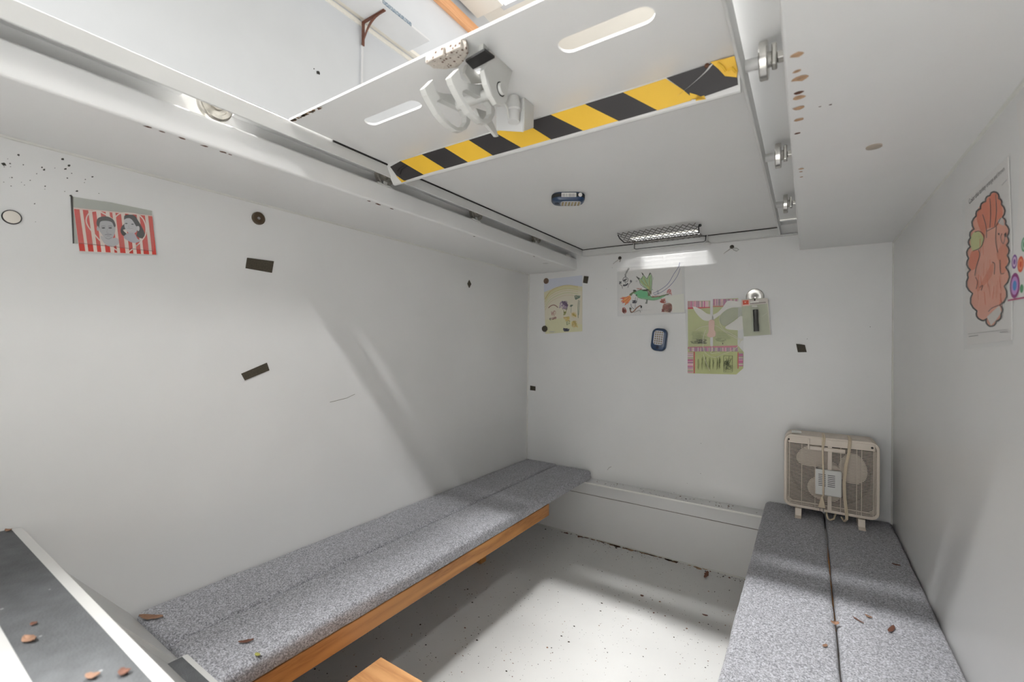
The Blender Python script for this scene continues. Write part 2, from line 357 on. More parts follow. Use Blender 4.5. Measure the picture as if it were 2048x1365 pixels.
for i in range(34):
    x = -.893+abs(random.gauss(0, .045)); blot(b, (x, YH+.002+random.uniform(0, .0035), ZL-.0005), (1, 0, 0), (0, 1, 0), random.uniform(.0012, .0034), random.choice((M_rust, M_rust, M_putty, M_dkrust)), 1.5)
build('rust_patch', b, hatch, kind='stuff')
# hazard bar with its striped tape
bar = B(); P = [(-.9, .776, 1.3772), (-.9, .8, 1.3325), (-.9, .803, 1.331), (-.9, .808, 1.3315), (-.9, .812, 1.336), (-.9, .79, 1.3772)]
bar.add([(-.911, p[1], p[2]) for p in P[:1]]+[(-.905 if i else -.911, p[1], p[2]) for i, p in enumerate(P)][1:]+[(-.0925, p[1], p[2]) for p in P],
        [tuple(range(6)), tuple(range(6, 12))[::-1]]+[(i, i+6, (i+1) % 6+6, (i+1) % 6) for i in range(6)], M_rail)
hb = build('hazard_bar', bar, hatch, label='hazard bar in peeling yellow and black tape')
def hz(x, t, d=.0012):  # point on the bar's face, t: 0 top .. 1 bottom
    return Vector((x, .776+.024*t-d, 1.3768-.0445*t-d*.5))
T = [-.8976, -.8521, -.7787, -.7059, -.6341, -.5637, -.4873, -.4265, -.3534, -.2793, -.2046]
Bt = [-.8787, -.7933, -.7238, -.6525, -.5823, -.508, -.4363, -.3663, -.2945, -.2239, -.1666]
Bt = [-.8787]+Bt[1:]
for i in range(10):
    m = M_tapeB if i % 2 == 0 else M_tapeY
    a0, a1, c0, c1 = T[i], T[i+1], (Bt[i] if i else -.875), Bt[i+1]
    if i == 0: pts = [hz(-.893, .16), hz(a1, .05), hz(c1, .93), hz(-.862, .97), hz(-.882, .62)]
    else: pts = [hz(a0, .05), hz(a1, .05 if i != 9 else .03), hz(c1, .91), hz(c0, .92)]
    if i == 9: pts = [hz(a0, .05), hz(a1, .03), hz(-.179, .5), hz(-.168, .66), hz(-.1666, .9), hz(c0, .92)]
    build('tape_stripe', B().prism(pts, (0, .0010, .0004), m), hb, label='yellow stripe' if i % 2 else 'black stripe')
build('tape_stripe', B().prism([hz(-.203, .02, .0016), hz(-.129, .0, .0016), hz(-.118, .26, .0016), hz(-.096, .55, .0016), hz(-.0955, .82, .0016), hz(-.155, .90, .0016), hz(-.166, .80, .0016), hz(-.178, .52, .0016)], (0, .001, .0004), M_tapeB), hb, label='black stripe')
build('tape_stripe', B().prism([hz(-.168, .66, .0024), hz(-.157, .78, .0024), hz(-.16, .95, .0024), hz(-.144, .98, .0024), hz(-.146, .86, .0024), hz(-.168, .86, .0024)], (0, .0006, .0002), M_tapeY), hb, label='yellow stripe')
cr_ = B(); cr_.prism([hz(-.133, -.04, .004), hz(-.117, -.02, .006), hz(-.098, .0, .004), hz(-.0945, .40, .005), hz(-.0965, .60, .004), hz(-.113, .47, .006), hz(-.122, .22, .003)], (0, .003, .001), M_tapeY)
cr_.tube([hz(-.122, .05, .006), hz(-.115, .2, .008), hz(-.111, .35, .006)], .0016, M_tapeY); cr_.tube([hz(-.108, .33, .006), hz(-.102, .3, .008), hz(-.097, .45, .006)], .0018, M_tapeY)
build('crumpled_tape', cr_, hb, smooth=True, label='crumpled yellow tape end')
P = [hz(-.187+.06*math.sin(t*1.2), .64-.62*t**1.0+.0*t, .0026) for t in [i/10 for i in range(11)]]
W_ = B(); n = len(P); w = [.0020+.0058*math.sin(min(1, i/8)*math.pi*.9) for i in range(n)]
W_.add([p+Vector((-w[i], 0, -w[i]*.5)) for i, p in enumerate(P)]+[p+Vector((w[i], 0, w[i]*.5)) for i, p in enumerate(P)], [(i, i+1, n+i+1, n+i) for i in range(n-1)], M_rail)
build('torn_gap', W_, hb, label='bare steel where tape is torn')
build('tape_stripe', B().prism([hz(-.884, .62), hz(-.868, .88), hz(-.855, 1.0), hz(-.872, 1.02)], (0, .001, .0004), M_tapeY), hb, label='yellow stripe')
build('tape_crease', B().tube([hz(-.872, .45, .002), hz(-.862, .35, .0024), hz(-.845, .30, .002)], .0008, M_black).tube([hz(-.867, .62, .002), hz(-.857, .42, .0024), hz(-.835, .34, .002)], .001, M_black), hb, smooth=True)
build('edge_bolt', B().lathe((-.1385, .7745, 1.374), (0, -1, 0), [(.0035, 0), (.0035, .002), (.001, .0032)], M_dkrust, 12), hb)
# rollers
def roller_l(y):
    r = B(); r.lathe((-.962, y, 1.3725), (1, 0, 0), [(.014, -.001), (.029, -.001), (.030, .002), (.030, .010), (.027, .0115), (.027, .0155), (.020, .0155), (.019, .013), (.012, .013), (.011, .018), (.004, .018)], M_steelb, 36)
    o = build('roller', r, hatch, smooth=True, label='steel bearing roller')
    build('axle', B().cyl((-.946, y, 1.3725), (-.909, y, 1.3725), .006, M_chrome, 16), o, smooth=True)
for y in (.400, .815, 1.215, 1.625): roller_l(y)
def roller_r(y):
    r = B(); r.lathe((-.066, y, 1.372), (1, 0, 0), [(.006, 0), (.0275, 0), (.0287, .0015), (.0287, .0105), (.0275, .012), (.012, .012), (.011, .0165), (.005, .0165)], M_chrome, 32)
    o = build('roller', r, hatch, smooth=True, label='chrome roller')
    build('axle', B().cyl((-.0865, y, 1.372), (-.066, y, 1.372), .0095, M_rail, 20), o, smooth=True)
    build('fork', B().box(-.0495, -.042, y-.010, y+.010, 1.358, 1.392, M_chrome).box(-.042, -.0305, y-.008, y+.008, 1.366, 1.378, M_chrome), o, bevel=.002)
for y in (.806, 1.225, 1.648): roller_r(y)
for y in (.80, 1.195, 1.60, 1.90):
    build('roller_stop', B().box(-.9455, -.9395, y-.02, y+.026, 1.336, 1.3415, M_latch).box(-.9455, -.9405, y+.0, y+.012, 1.341, 1.349, M_latch), hatch, bevel=.001)
# latch under the hatch
hook = [(0.5253, 1.3431), (0.5276, 1.3359), (0.5311, 1.3293), (0.537, 1.3285), (0.5484, 1.3317), (0.5659, 1.3387), (0.5821, 1.3472), (0.5915, 1.3531), (0.597, 1.3458), (0.6037, 1.336), (0.6104, 1.33), (0.6184, 1.3257), (0.6223, 1.3202), (0.6198, 1.3105), (0.6111, 1.2975), (0.5982, 1.2875), (0.5834, 1.2832), (0.5691, 1.2834), (0.5532, 1.2864), (0.5378, 1.2923), (0.5228, 1.3026), (0.5119, 1.3115), (0.5061, 1.3197)]
hole = [(0.5355, 1.3123), (0.5438, 1.319), (0.5623, 1.3215), (0.5826, 1.3242), (0.5996, 1.3263), (0.6095, 1.3217), (0.6097, 1.31), (0.6012, 1.2979), (0.5864, 1.2909), (0.571, 1.2905), (0.553, 1.2949), (0.5394, 1.3021), (0.5343, 1.3069)]
def plate_yz(outline, holes, x, th, m):
    bm = bmesh.new(); es = []
    for lp in [outline]+holes:
        vs = [bm.verts.new((x, p[0], p[1])) for p in lp]; es += [bm.edges.new((vs[i], vs[(i+1) % len(vs)])) for i in range(len(vs))]
    bmesh.ops.triangle_fill(bm, use_beauty=True, use_dissolve=False, edges=es)
    r = bmesh.ops.extrude_face_region(bm, geom=bm.faces[:])
    bmesh.ops.translate(bm, vec=(th, 0, 0), verts=[e for e in r['geom'] if isinstance(e, bmesh.types.BMVert)])
    bm.verts.index_update(); b = B(); b.add([v.co for v in bm.verts], [[v.index for v in f.verts] for f in bm.faces], m); bm.free(); return b
latch = build('latch', B().cyl((-.505, .5875, 1.3293), (-.4135, .5875, 1.3293), .0082, M_latch, 28), hatch, smooth=True, label='white double hook latch')
for x in (-.45, -.504):
    build('hook', plate_yz(hook, [hole], x, -.011, M_latch), latch, bevel=.0009)
lug = [(0.5498, 1.3486), (0.556, 1.3773), (0.622, 1.3773), (0.6138, 1.3574), (0.6085, 1.3406), (0.6066, 1.3207), (0.5946, 1.3063), (0.5775, 1.301), (0.5628, 1.3076), (0.5504, 1.3196), (0.5422, 1.338)]
build('lug_plate', plate_yz(lug, [], -.415, -.009, M_latch), latch, bevel=.0008)
lug2 = [(0.5662, 1.3773), (0.5606, 1.3594), (0.5727, 1.3541), (0.586, 1.344), (0.600, 1.3430), (0.6101, 1.3600), (0.613, 1.3773)]
build('lug_plate', plate_yz(lug2, [], -.468, -.006, M_latch), latch, bevel=.0008)
build('pivot_head', B().lathe((-.4155, .5875, 1.3297), (1, 0, 0), [(.0095, -.002), (.0092, .0045), (.0085, .0055)], M_latch, 28), latch, smooth=True)
build('pivot_ring', B().lathe((-.4152, .5875, 1.3297), (1, 0, 0), [(.0112, -.001), (.0112, .0006)], M_gap, 28), latch)
build('rubber_pad', B().prism([(-.4001, .5239, 1.352), (-.3979, .5463, 1.352), (-.4433, .5513, 1.352), (-.4407, .5290, 1.352)], (0, 0, .0035), M_black).box(-.424, -.415, .5400, .5490, 1.3555, 1.3772, M_latch), latch)
# rounded stop block at the hatch edge
bk = [(-.507, .506), (-.4665, .502), (-.4625, .502), (-.4615, .512), (-.4605, .502), (-.437, .502), (-.4318, .5045), (-.4296, .5155), (-.4357, .5285), (-.452, .540), (-.4724, .5481), (-.492, .541), (-.5075, .5284)]
b = B().prism([(-.507, .5152, 1.3625), (-.437, .5152, 1.3625), (-.4306, .519, 1.3625), (-.4357, .5300, 1.3625), (-.452, .540, 1.3625), (-.4724, .5481, 1.3625), (-.492, .541, 1.3625), (-.5075, .5284, 1.3625)], (0, 0, .0147), M_putty)
b.box(-.506, -.4680, .5085, .5150, 1.3605, 1.374, M_putty); b.box(-.4635, -.434, .5085, .5150, 1.3605, 1.374, M_putty)
build('stop_block', b, latch, bevel=.0016, label='rough speckled stop block')
# angle bracket with the spring barrel
b = B().prism([(-.5045, .70, 1.3773), (-.5041, .70, 1.3325), (-.4436, .70, 1.3140), (-.4436, .70, 1.3773)], (0, .003, 0), M_lid)
b.prism([(-.4436, .70, 1.3140), (-.4436, .70, 1.3773), (-.4436, .735, 1.3773), (-.4436, .735, 1.335)], (.003, 0, 0), M_latch)
build('angle_bracket', b, latch, bevel=.0008)
sp_ = [(-.4560+.0125*math.cos(t), .690+.0125*math.sin(t)*.6, 1.333+.0025*t/6.283*2.1) for t in [i*.45 for i in range(90)]]
build('spring', B().lathe((-.456, .688, 1.330), (0, 0, 1), [(.0105, 0), (.0115, .004), (.0115, .020), (.014, .022), (.014, .030), (.010, .046)], M_rail, 24), latch, smooth=True)
build('latch_tongue', plate_yz([(.60, 1.322), (.632, 1.330), (.655, 1.315), (.668, 1.3), (.66, 1.297), (.635, 1.306), (.612, 1.309)], [], -.475, -.006, M_latch), latch, bevel=.0008)
build('latch_spring_wire', B().tube([(-.448, .60, 1.345), (-.445, .63, 1.347), (-.448, .655, 1.340), (-.455, .67, 1.330)], .002, M_latch), latch, smooth=True)

# vent cover of expanded metal under the rear slot
M_wire = mat('galvanised_wire', (120, 119, 116), .3, metal=.8, var=.2, vscale=60)
def mesh_panel(x0, x1, y0, y1, z0, z1, nx, ny):
    b = B(); z = lambda y: z0+(z1-z0)*(y-y0)/(y1-y0)
    dx = (x1-x0)/nx; dy = (y1-y0)/ny
    for i in range(nx):
        for j in range(ny):
            for s in (1, -1):
                ya, yb = y0+j*dy, y0+(j+1)*dy
                xa, xb = (x0+i*dx, x0+(i+.5)*dx) if (j % 2 == 0) else (x0+(i+.5)*dx, x0+(i+1)*dx)
                if s == 1: p, q = (xa, ya, z(ya)), (xb, yb, z(yb)-.002)
                else: p, q = ((xa+dx if j % 2 == 0 else xa), ya, z(ya)), ((xb if j % 2 == 0 else xb-dx), yb, z(yb)-.002)
                b.tube([p, q], .0014, M_wire, 4, cap=False)
    return b
vent = build('vent_mesh', mesh_panel(-.642, -.345, 1.735, 1.845, 1.372, 1.356, 13, 6), hatch, kind='stuff', label='shiny expanded metal vent cover')
build('mesh_panel', mesh_panel(-.628, -.350, 1.85, 1.955, 1.356, 1.371, 13, 6), vent, kind='stuff')
build('rod', B().tube([(-.652, 1.77, 1.3735), (-.656, 1.80, 1.366), (-.652, 1.845, 1.357), (-.635, 1.847, 1.356), (-.36, 1.847, 1.356), (-.352, 1.835, 1.360), (-.345, 1.79, 1.372)], .0022, M_black, 8), vent, smooth=True)
build('rod', B().tube([(-.648, 1.968, 1.377), (-.648, 1.966, 1.354), (-.64, 1.966, 1.3505), (-.36, 1.966, 1.3505), (-.352, 1.966, 1.354), (-.350, 1.968, 1.377)], .0016, M_black, 8), vent, smooth=True)
for x in (-.652, -.346):
    build('clip', B().lathe((x, 1.9745, 1.352), (0, 0, -1), [(.004, -.004), (.005, 0), (.014, .007), (.013, .009)], M_latch, 16).tube([(x, 1.9705, 1.352), (x+.004, 1.9695, 1.367), (x-.002, 1.969, 1.379)], .0022, M_latch), vent, smooth=True)
build('knob', B().lathe((-.338, 1.78, 1.3765), (0, 0, -1), [(.005, 0), (.006, .006), (.003, .009)], M_black, 14), vent, smooth=True)

# ------------------------------------------------------------------ benches
def plank(x0, x1, y0, y1, z0, z1, parent, seed, label=None):
    r = .013; prof = []
    def arc(cx, cz, a0, a1, rr=r, n=4):
        for i in range(n+1):
            a = math.radians(a0+(a1-a0)*i/n); prof.append((cx+rr*math.cos(a), cz+rr*math.sin(a)))
    def seg(xa, xb, z, n=8):
        for i in range(1, n): prof.append((xa+(xb-xa)*i/n, z))
    arc(x0+r, z1-r, 180, 90); seg(x0+r, x1-r, z1); arc(x1-r, z1-r, 90, 0); arc(x1-r, z0+r, 0, -90); seg(x1-r, x0+r, z0, 3); arc(x0+r, z0+r, -90, -180)
    n = len(prof); ny = int((y1-y0)/.016); vs = []
    ys = [y0, y0+.004, y0+.010]+[y0+.02+(y1-y0-.04)*i/ny for i in range(ny+1)]+[y1-.010, y1-.004, y1]
    cx, cz = (x0+x1)/2, (z0+z1)/2
    for k, y in enumerate(ys):
        ins = {0: .012, 1: .005, 2: .0015}.get(min(k, len(ys)-1-k), 0)
        for (x, z) in prof:
            xx = x-ins*(1 if x > cx else -1); zz = z-ins*(1 if z > cz else -1)
            d = .0011*noise.noise(Vector((x*60+seed, y*60, z*60)))+.0012*noise.noise(Vector((x*12+seed, y*9, 0)))
            vs.append((xx+(d if x > cx else -d), y, zz+(d if z > cz else 0)))
    fs = [(i*n+q, (i+1)*n+q, (i+1)*n+(q+1) % n, i*n+(q+1) % n) for i in range(len(ys)-1) for q in range(n)]
    fs += [tuple(range(n)), tuple((len(ys)-1)*n+q for q in range(n))[::-1]]
    b = B(); b.add(vs, fs, M_carpet); o = build('carpeted_board', b, parent, smooth=True); return o
bL = thing('bench', 'long carpeted bench along the left wall on a pine rail', 'bench', (-1.03, 1.2, 0), 'carpeted benches')
plank(XL+.003, -1.036, .368, 1.998, .2875, .328, bL, 1); plank(-1.033, -.848, .368, 1.985, .2865, .3285, bL, 9)
build('pine_rail', B().box(-.885, -.8535, .37, 1.578, .240, .2862, M_woody), bL, bevel=.0025)
build('pine_rail', B().box(-1.2, -1.168, .37, 1.9, .240, .2862, M_woody), bL, bevel=.0025)
for y in (.40, 1.50):
    build('leg', B().box(-1.165, -1.13, y, y+.035, 0, .2862, M_woody), bL, bevel=.002)
bR = thing('bench', 'carpeted bench along the right wall with a box fan on it', 'bench', (.06, 1.1, 0), 'carpeted benches')
plank(-.131, .053, .25, 1.999, .2875, .328, bR, 20); plank(.0565, XR-.002, .25, 1.999, .2875, .3282, bR, 31)
build('pine_rail', B().box(.005, .040, .27, 1.9, .240, .2862, M_woody), bR, bevel=.0025)
for y in (.30, 1.1, 1.8):
    build('leg', B().box(.06, .095, y, y+.035, 0, .2862, M_woody), bR, bevel=.002)

# ------------------------------------------------------------------ entry steps
sp = thing('entry_steps', 'painted steel entry steps with black grip treads and pale nosings', 'steps', (-.8, 0, 0))
def step(x0, x1, y0, y1, z, mat0, nose):
    P = [(x0, y0, z), (x0, y1-.008, z), (x0, y1-.003, z-.001), (x0, y1, z-.006), (x0, y1, z-.030), (x0, y1-.006, z-.030), (x0, y1-.008, z-.008), (x0, y0, z-.008)]
    o = build('tread', B().prism(P, (x1-x0, 0, 0), M_rail), sp, smooth=True)
    build('grip_strip', B().box(x0+.004, x1-.01, mat0, nose, z, z+.0018, M_grip), o, label='black grit grip strip')
step(-1.2105, -.33, -.06, .2, .570, .116, .183)
step(-.936, -.33, .10, .365, .350, .16, .352)
build('stringer_plate', B().prism([(XL+.0005, .180, .5625), (XL+.0005, .3605, .3275), (XL+.0005, .3605, .02), (XL+.0005, .353, .02), (XL+.0005, .353, .326), (XL+.0005, .172, .5620)], (.279, 0, 0), M_rail), sp)
build('riser_plate', B().prism([(-.939, .180, .5625), (-.939, .330, .352), (-.939, .322, .352), (-.939, .172, .5620)], (.609, 0, 0), M_rail), sp)
build('riser', B().box(-.938, -.33, .334, .339, 0, .3415, M_rail), sp)
build('side_fillet', B().prism([(-.9398, .172, .5625), (-.9398, .3595, .3285), (-.9398, .322, .330), (-.9398, .165, .5600)], (.0035, 0, 0), M_rail), sp)
step(-1.2105, -.33, -.30, -.05, .79, -.16, -.06)
build('riser', B().box(-1.21, -.33, -.085, -.08, .562, .7815, M_rail), sp)
build('side_cheek', B().prism([(-.33, -.30, 0), (-.33, .33, 0), (-.33, .33, .32), (-.33, -.05, .76), (-.33, -.30, .78)], (.006, 0, 0), M_rail), sp)
# low wooden box in front of the left bench
wbx = thing('step_box', 'low pine step box on the floor in front of the left bench', 'box', (-.63, .55, 0))
build('top_board', B().box(-.81, -.45, .40, .70, .182, .2, M_woodx), wbx, bevel=.0015)
build('side_board', B().box(-.795, -.778, .41, .69, 0, .182, M_woody), wbx); build('side_board', B().box(-.482, -.465, .41, .69, 0, .182, M_woody), wbx)
build('front_board', B().box(-.778, -.482, .665, .682, .05, .182, M_woodx), wbx)

# ------------------------------------------------------------------ box fan
fx0, fx1, fz0, fz1, fy0, fy1 = -.0672, .1985, .3585, .6125, 1.873, 1.985
fan = thing('box_fan', 'cream plastic box fan with wound cord standing on the right bench', 'fan', ((fx0+fx1)/2, 1.93, .328))
cx, cz = (fx0+fx1)/2, (fz0+fz1)/2; hw, hh = (fx1-fx0)/2, (fz1-fz0)/2
# body: front frame ring, back frame ring, side shell
def rr3(y, hx, hz_, r): return [(x, y, z) for x, z in rrect(cx, cz, hx, hz_, r)]
b = B(); b.ring(rr3(fy0, hw, hh, .024), rr3(fy0, hw-.008, hh-.010, .018), (0, .012, 0), M_fan)
b.box(fx0+.012, fx1-.012, fy0-.001, fy0+.012, fz1-.030, fz1-.006, M_fan)
build('front_frame', b, fan, bevel=.002)
b = B(); b.ring(rr3(fy0+.05, hw, hh, .024), rr3(fy0+.05, hw-.012, hh-.014, .018), (0, .06, 0), M_fan)
build('housing', b, fan, smooth=True)
# top strip of the shell (solid) and slatted sides
build('shell_strip', B().box(fx0+.02, fx1-.02, fy0+.010, fy0+.052, fz1-.006, fz1-.001, M_fan), fan, bevel=.001)
build('shell_strip', B().box(fx0+.02, fx1-.02, fy0+.010, fy0+.052, fz0+.001, fz0+.006, M_fan), fan, bevel=.001)
g = B(); nb = 38
nb = 42
for i in range(nb):
    z = fz0+.014+(fz1-.034-fz0-.014)*i/(nb-1)
    if abs(z-.455) < .05 and False: continue
    g.box(fx0+.004, fx1-.004, fy0+.001, fy0+.0035, z-.0010, z+.0010, M_fan)
    for xs, sg in ((fx0, 1), (fx1, -1)):
        g.tube([(xs+sg*.012, fy0+.0015, z), (xs+sg*.004, fy0+.004, z), (xs+sg*.001, fy0+.012, z), (xs+sg*.001, fy0+.052, z)], .0013, M_fan, 5)
for x in (fx0+.016, fx0+.053, fx0+.092, fx0+.163, fx0+.206, fx0+.219, fx1-.016):
    g.box(x-.0009, x+.0009, fy0-.0005, fy0+.004, fz0+.008, fz1-.03, M_fan)
build('grille', g, fan, kind='stuff')
b = B(); b.box(cx-.006, cx+.006, fy0-.0015, fy0+.003, fz0+.006, fz1-.028, M_fan); build('centre_bar', b, fan, bevel=.001)
mh = build('motor_cover', B().box(.0255, .0985, fy0-.012, fy0+.004, .418, .5045, M_fanw), fan, bevel=.003)
b = B()
for k in range(7):
    for xa in (.034, .060): b.box(xa, xa+.020, fy0-.0124, fy0-.0115, .487-k*.0062, .4888-k*.0062, M_gap)
build('vent_slot', b, mh)
build('shroud', B().ring(rr3(fy0+.046, hw-.010, hh-.012, .02), rr3(fy0+.046, hw-.018, hh-.020, .10), (0, .05, 0), mat('shaded_shroud', (98, 90, 82), .8)), fan)  # shade inside the fan put into the shroud's dark colour
build('motor', B().lathe((cx, fy0+.03, cz+.005), (0, 1, 0), [(.03, 0), (.032, .004), (.032, .03), (.02, .034)], M_fan, 28), fan, smooth=True)
for k in range(3):
    a0 = math.radians(24+120*k); er = Vector((math.cos(a0), 0, math.sin(a0))); et = Vector((-math.sin(a0), 0, math.cos(a0)))
    cc0 = Vector((cx, fy0+.026, cz+.008)); vs = []; nr, na = 5, 22
    for i in range(1, nr+1):
        for j in range(na):
            t_ = 2*math.pi*j/na; ct, st_ = math.cos(t_), math.sin(t_)
            rad = .064+.042*ct*i/nr; wd = (.047+.008*ct)*st_*i/nr
            vs.append(cc0+er*rad+et*(wd-.010*(i/nr)*(1-ct))+Vector((0, .22*wd, 0)))
    vs.append(cc0+er*.064); fs = [((i-1)*na+j, (i-1)*na+(j+1) % na, i*na+(j+1) % na, i*na+j) for i in range(1, nr) for j in range(na)]+[(len(vs)-1, j, (j+1) % na) for j in range(na)]
    b = B(); b.add(vs, fs, M_fan); o = build('fan_blade', b, fan, smooth=True)
    md = o.modifiers.new('thick', 'SOLIDIFY'); md.thickness = .002
# rear slats
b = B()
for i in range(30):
    z = fz0+.02+(fz1-fz0-.04)*i/29; b.box(fx0+.012, fx1-.012, fy1-.006, fy1-.003, z-.0036, z+.0036, mat('shaded_rear_grille', (74, 68, 62), .8))  # slats widened and coloured dark to give the shade behind the blades
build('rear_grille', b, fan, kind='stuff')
build('speed_knob', B().obox((-.031, fy0+.035, fz1+.0045), (.014, .004, -.001), (-.0015, .0055, 0), (0, 0, .0045), M_fanw), fan, bevel=.002)
build('carry_handle', B().box(cx-.058, cx+.042, fy0-.004, fy0+.002, fz1-.046, fz1-.034, M_fan).box(cx-.063, cx-.058, fy0-.004, fy0+.010, fz1-.046, fz1-.008, M_fan), fan, bevel=.001)
build('corner_screw', B().lathe((fx0+.014, fy0-.001, fz1-.018), (0, -1, 0), [(.003, 0), (.003, .001)], M_gap, 12), fan)
build('corner_screw', B().lathe((fx1-.02, fy0-.001, fz1-.018), (0, -1, 0), [(.0035, 0), (.0035, .001)], M_gap, 12), fan)
for x in (-.0235, .152):
    build('foot', B().prism([(x-.0095, fy0+.02, .3585), (x-.0095, fy0-.004, .356), (x-.0095, fy0-.012, .334), (x-.0095, fy0-.030, .3315), (x-.0095, fy0-.030, .3285), (x-.0095, fy0+.06, .3285), (x-.0095, fy0+.06, .3585)], (.019, 0, 0), M_fan), fan, bevel=.001)
cd = B()
cd.tube([(.046, fy0+.06, fz1+.003), (.046, fy0+.01, fz1+.005), (.046, fy0-.004, fz1-.002), (.0455, fy0-.006, .58), (.0465, fy0-.006, .53), (.048, fy0-.015, .50), (.048, fy0-.015, .42), (.0445, fy0-.008, .41), (.0445, fy0-.008, .40)], .0028, M_cord, 8)
cd.tube([(.1185, fy0+.06, fz1+.003), (.1185, fy0+.01, fz1+.005), (.1185, fy0-.004, fz1-.002), (.116, fy0-.005, .57), (.108, fy0-.006, .53), (.103, fy0-.006, .47), (.105, fy0-.006, .42), (.110, fy0-.006, .37), (.111, fy0-.008, .35), (.106, fy0+.004, .338), (.10, fy0+.02, .345)], .0028, M_cord, 8)
cd.tube([(.1225, fy0+.06, fz1+.0032), (.1225, fy0+.01, fz1+.005), (.1225, fy0-.004, fz1-.003), (.119, fy0-.005, .57), (.112, fy0-.007, .53), (.107, fy0-.007, .47), (.109, fy0-.007, .42), (.1145, fy0-.006, .37), (.114, fy0-.008, .35), (.108, fy0+.006, .337)], .0024, M_cord, 8)
cd.tube([(.050, fy0+.06, fz1+.0034), (.050, fy0+.01, fz1+.006), (.0515, fy0-.002, fz1-.002), (.050, fy0-.004, .595), (.0465, fy0-.006, .575)], .0024, M_cord, 8)
cd.tube([(.058, fy0+.01, .357), (.058, fy0-.004, .352), (.061, fy0-.006, .340), (.067, fy0+.0, .3345), (.078, fy0+.012, .337), (.084, fy0+.03, .35)], .0028, M_cord, 8)
cobj = build('power_cord', cd, fan, smooth=True)
build('plug', B().prism([(.0415, fy0-.012, .412), (.0475, fy0-.012, .412), (.0515, fy0-.012, .392), (.0545, fy0-.012, .378), (.052, fy0-.012, .374), (.036, fy0-.012, .374), (.0335, fy0-.012, .378), (.0375, fy0-.012, .392)], (0, .010, 0), M_cord), cobj, bevel=.0015)
build('plug_prong', B().box(.038, .0395, fy0-.009, fy0-.004, .362, .374, M_chrome).box(.048, .0495, fy0-.009, fy0-.004, .362, .374, M_chrome), cobj)

# ------------------------------------------------------------------ LED puck lamps
def puck(M, name_label, fl, sticker):
    t = thing('puck_light', name_label, 'light', (0, 0, 0), 'blue LED work lights', rot=None)
    t.matrix_world = M; WM[t] = M
    b = B(); pr = rrect(0, 0, .05, .0325, .024, 7); vs = []; n = len(pr)
    for s, h in ((.94, 0), (1, .003), (1, .011), (.985, .018), (.90, .023), (.80, .0245)):
        vs += [(x*s if abs(x) > 0 else x, y*s, h) for x, y in pr]
    fs = [(i*n+q, i*n+(q+1) % n, (i+1)*n+(q+1) % n, (i+1)*n+q) for i in range(5) for q in range(n)]+[tuple(range(n))[::-1], tuple(5*n+q for q in range(n))]
    b.add(vs, fs, M_blue); body = build('body', b, t, smooth=True, local=True)
    b = B(); q = rrect(.008*fl, 0, .031, .021, .012, 5); q = [p for p in q]
    b.prism([(x, y, .0246) for x, y in q], (0, 0, .0012), mat('lamp_lens_white', (196, 195, 200), .25)); ln = build('lens', b, t, local=True)
    b = B()
    for i in range(6):
        for j in range(4):
            x = (-.016+i*.0096)*fl; y = -.0138+j*.0092
            b.lathe((x, y, .0258), (0, 0, 1), [(.0032, 0), (.0028, .0012), (.001, .0018)], mat('led_bulb', (150, 136, 104), .2), 8)
    build('led', b, ln, kind='stuff', local=True)
    build('switch', B().lathe((-.034*fl, 0, .0235), (0, 0, 1), [(.0075, 0), (.007, .0018), (.004, .0024)], mat('navy_button', (16, 32, 58), .4), 18), t, smooth=True, local=True)
    if sticker:
        build('side_band', B().prism([(x*1.008, y*1.01, .004) for x, y in pr], (0, 0, .0105), M_black), t, local=True, label='black side band')
        s = build('barcode_sticker', B().box(-.022, .022, -.0336, -.0330, .003, .0158, M_paper), t, local=True)
        b = B(); x = -.019
        while x < .019:
            wd = random.choice((.0006, .0010, .0016)); b.box(x, x+wd, -.0338, -.0336, .0055, .0150, M_black); x += wd+random.choice((.0008, .0014, .002))
        build('barcode', b, s, local=True)
        build('side_screw', B().lathe((.034*fl, -.0318, .009), (0.25*fl, -1, 0), [(.006, 0), (.006, .0012), (.003, .002)], M_paper, 16), t, local=True)
    return t
# on the back wall: lens faces -y ; long axis nearly vertical
d = Vector((.11, 0, 1)).normalized(); ly = Vector((0, -1, 0)); sd = ly.cross(d)
M = Matrix((( d.x, sd.x, ly.x, -.541), (d.y, sd.y, ly.y, 1.9995), (d.z, sd.z, ly.z, .947), (0, 0, 0, 1)))
puck(M, 'dark blue LED puck light stuck upright on the back wall below the dragon drawing', 1, False)
d = Vector((.86, .51, 0)).normalized(); n_ = Vector((0, 0, -1)); sd = n_.cross(d)
cpos = Vector((-.598, 1.206, 1.3772))-sd*(-.0325)
if sd.y < 0: cpos = Vector((-.598, 1.206, 1.3772))+Vector((-.51, .86, 0))*.0325
d2 = -d; sd2 = n_.cross(d2)
if sd.y > 0: dd, ss = d, sd
else: dd, ss = d2, sd2
cpos = Vector((-.598, 1.206, 1.3772))+ss*.0325
M = Matrix(((dd.x, ss.x, n_.x, cpos.x), (dd.y, ss.y, n_.y, cpos.y), (dd.z, ss.z, n_.z, cpos.z), (0, 0, 0, 1)))
puck(M, 'blue LED puck light with barcode sticker under the sliding hatch', -1, True)

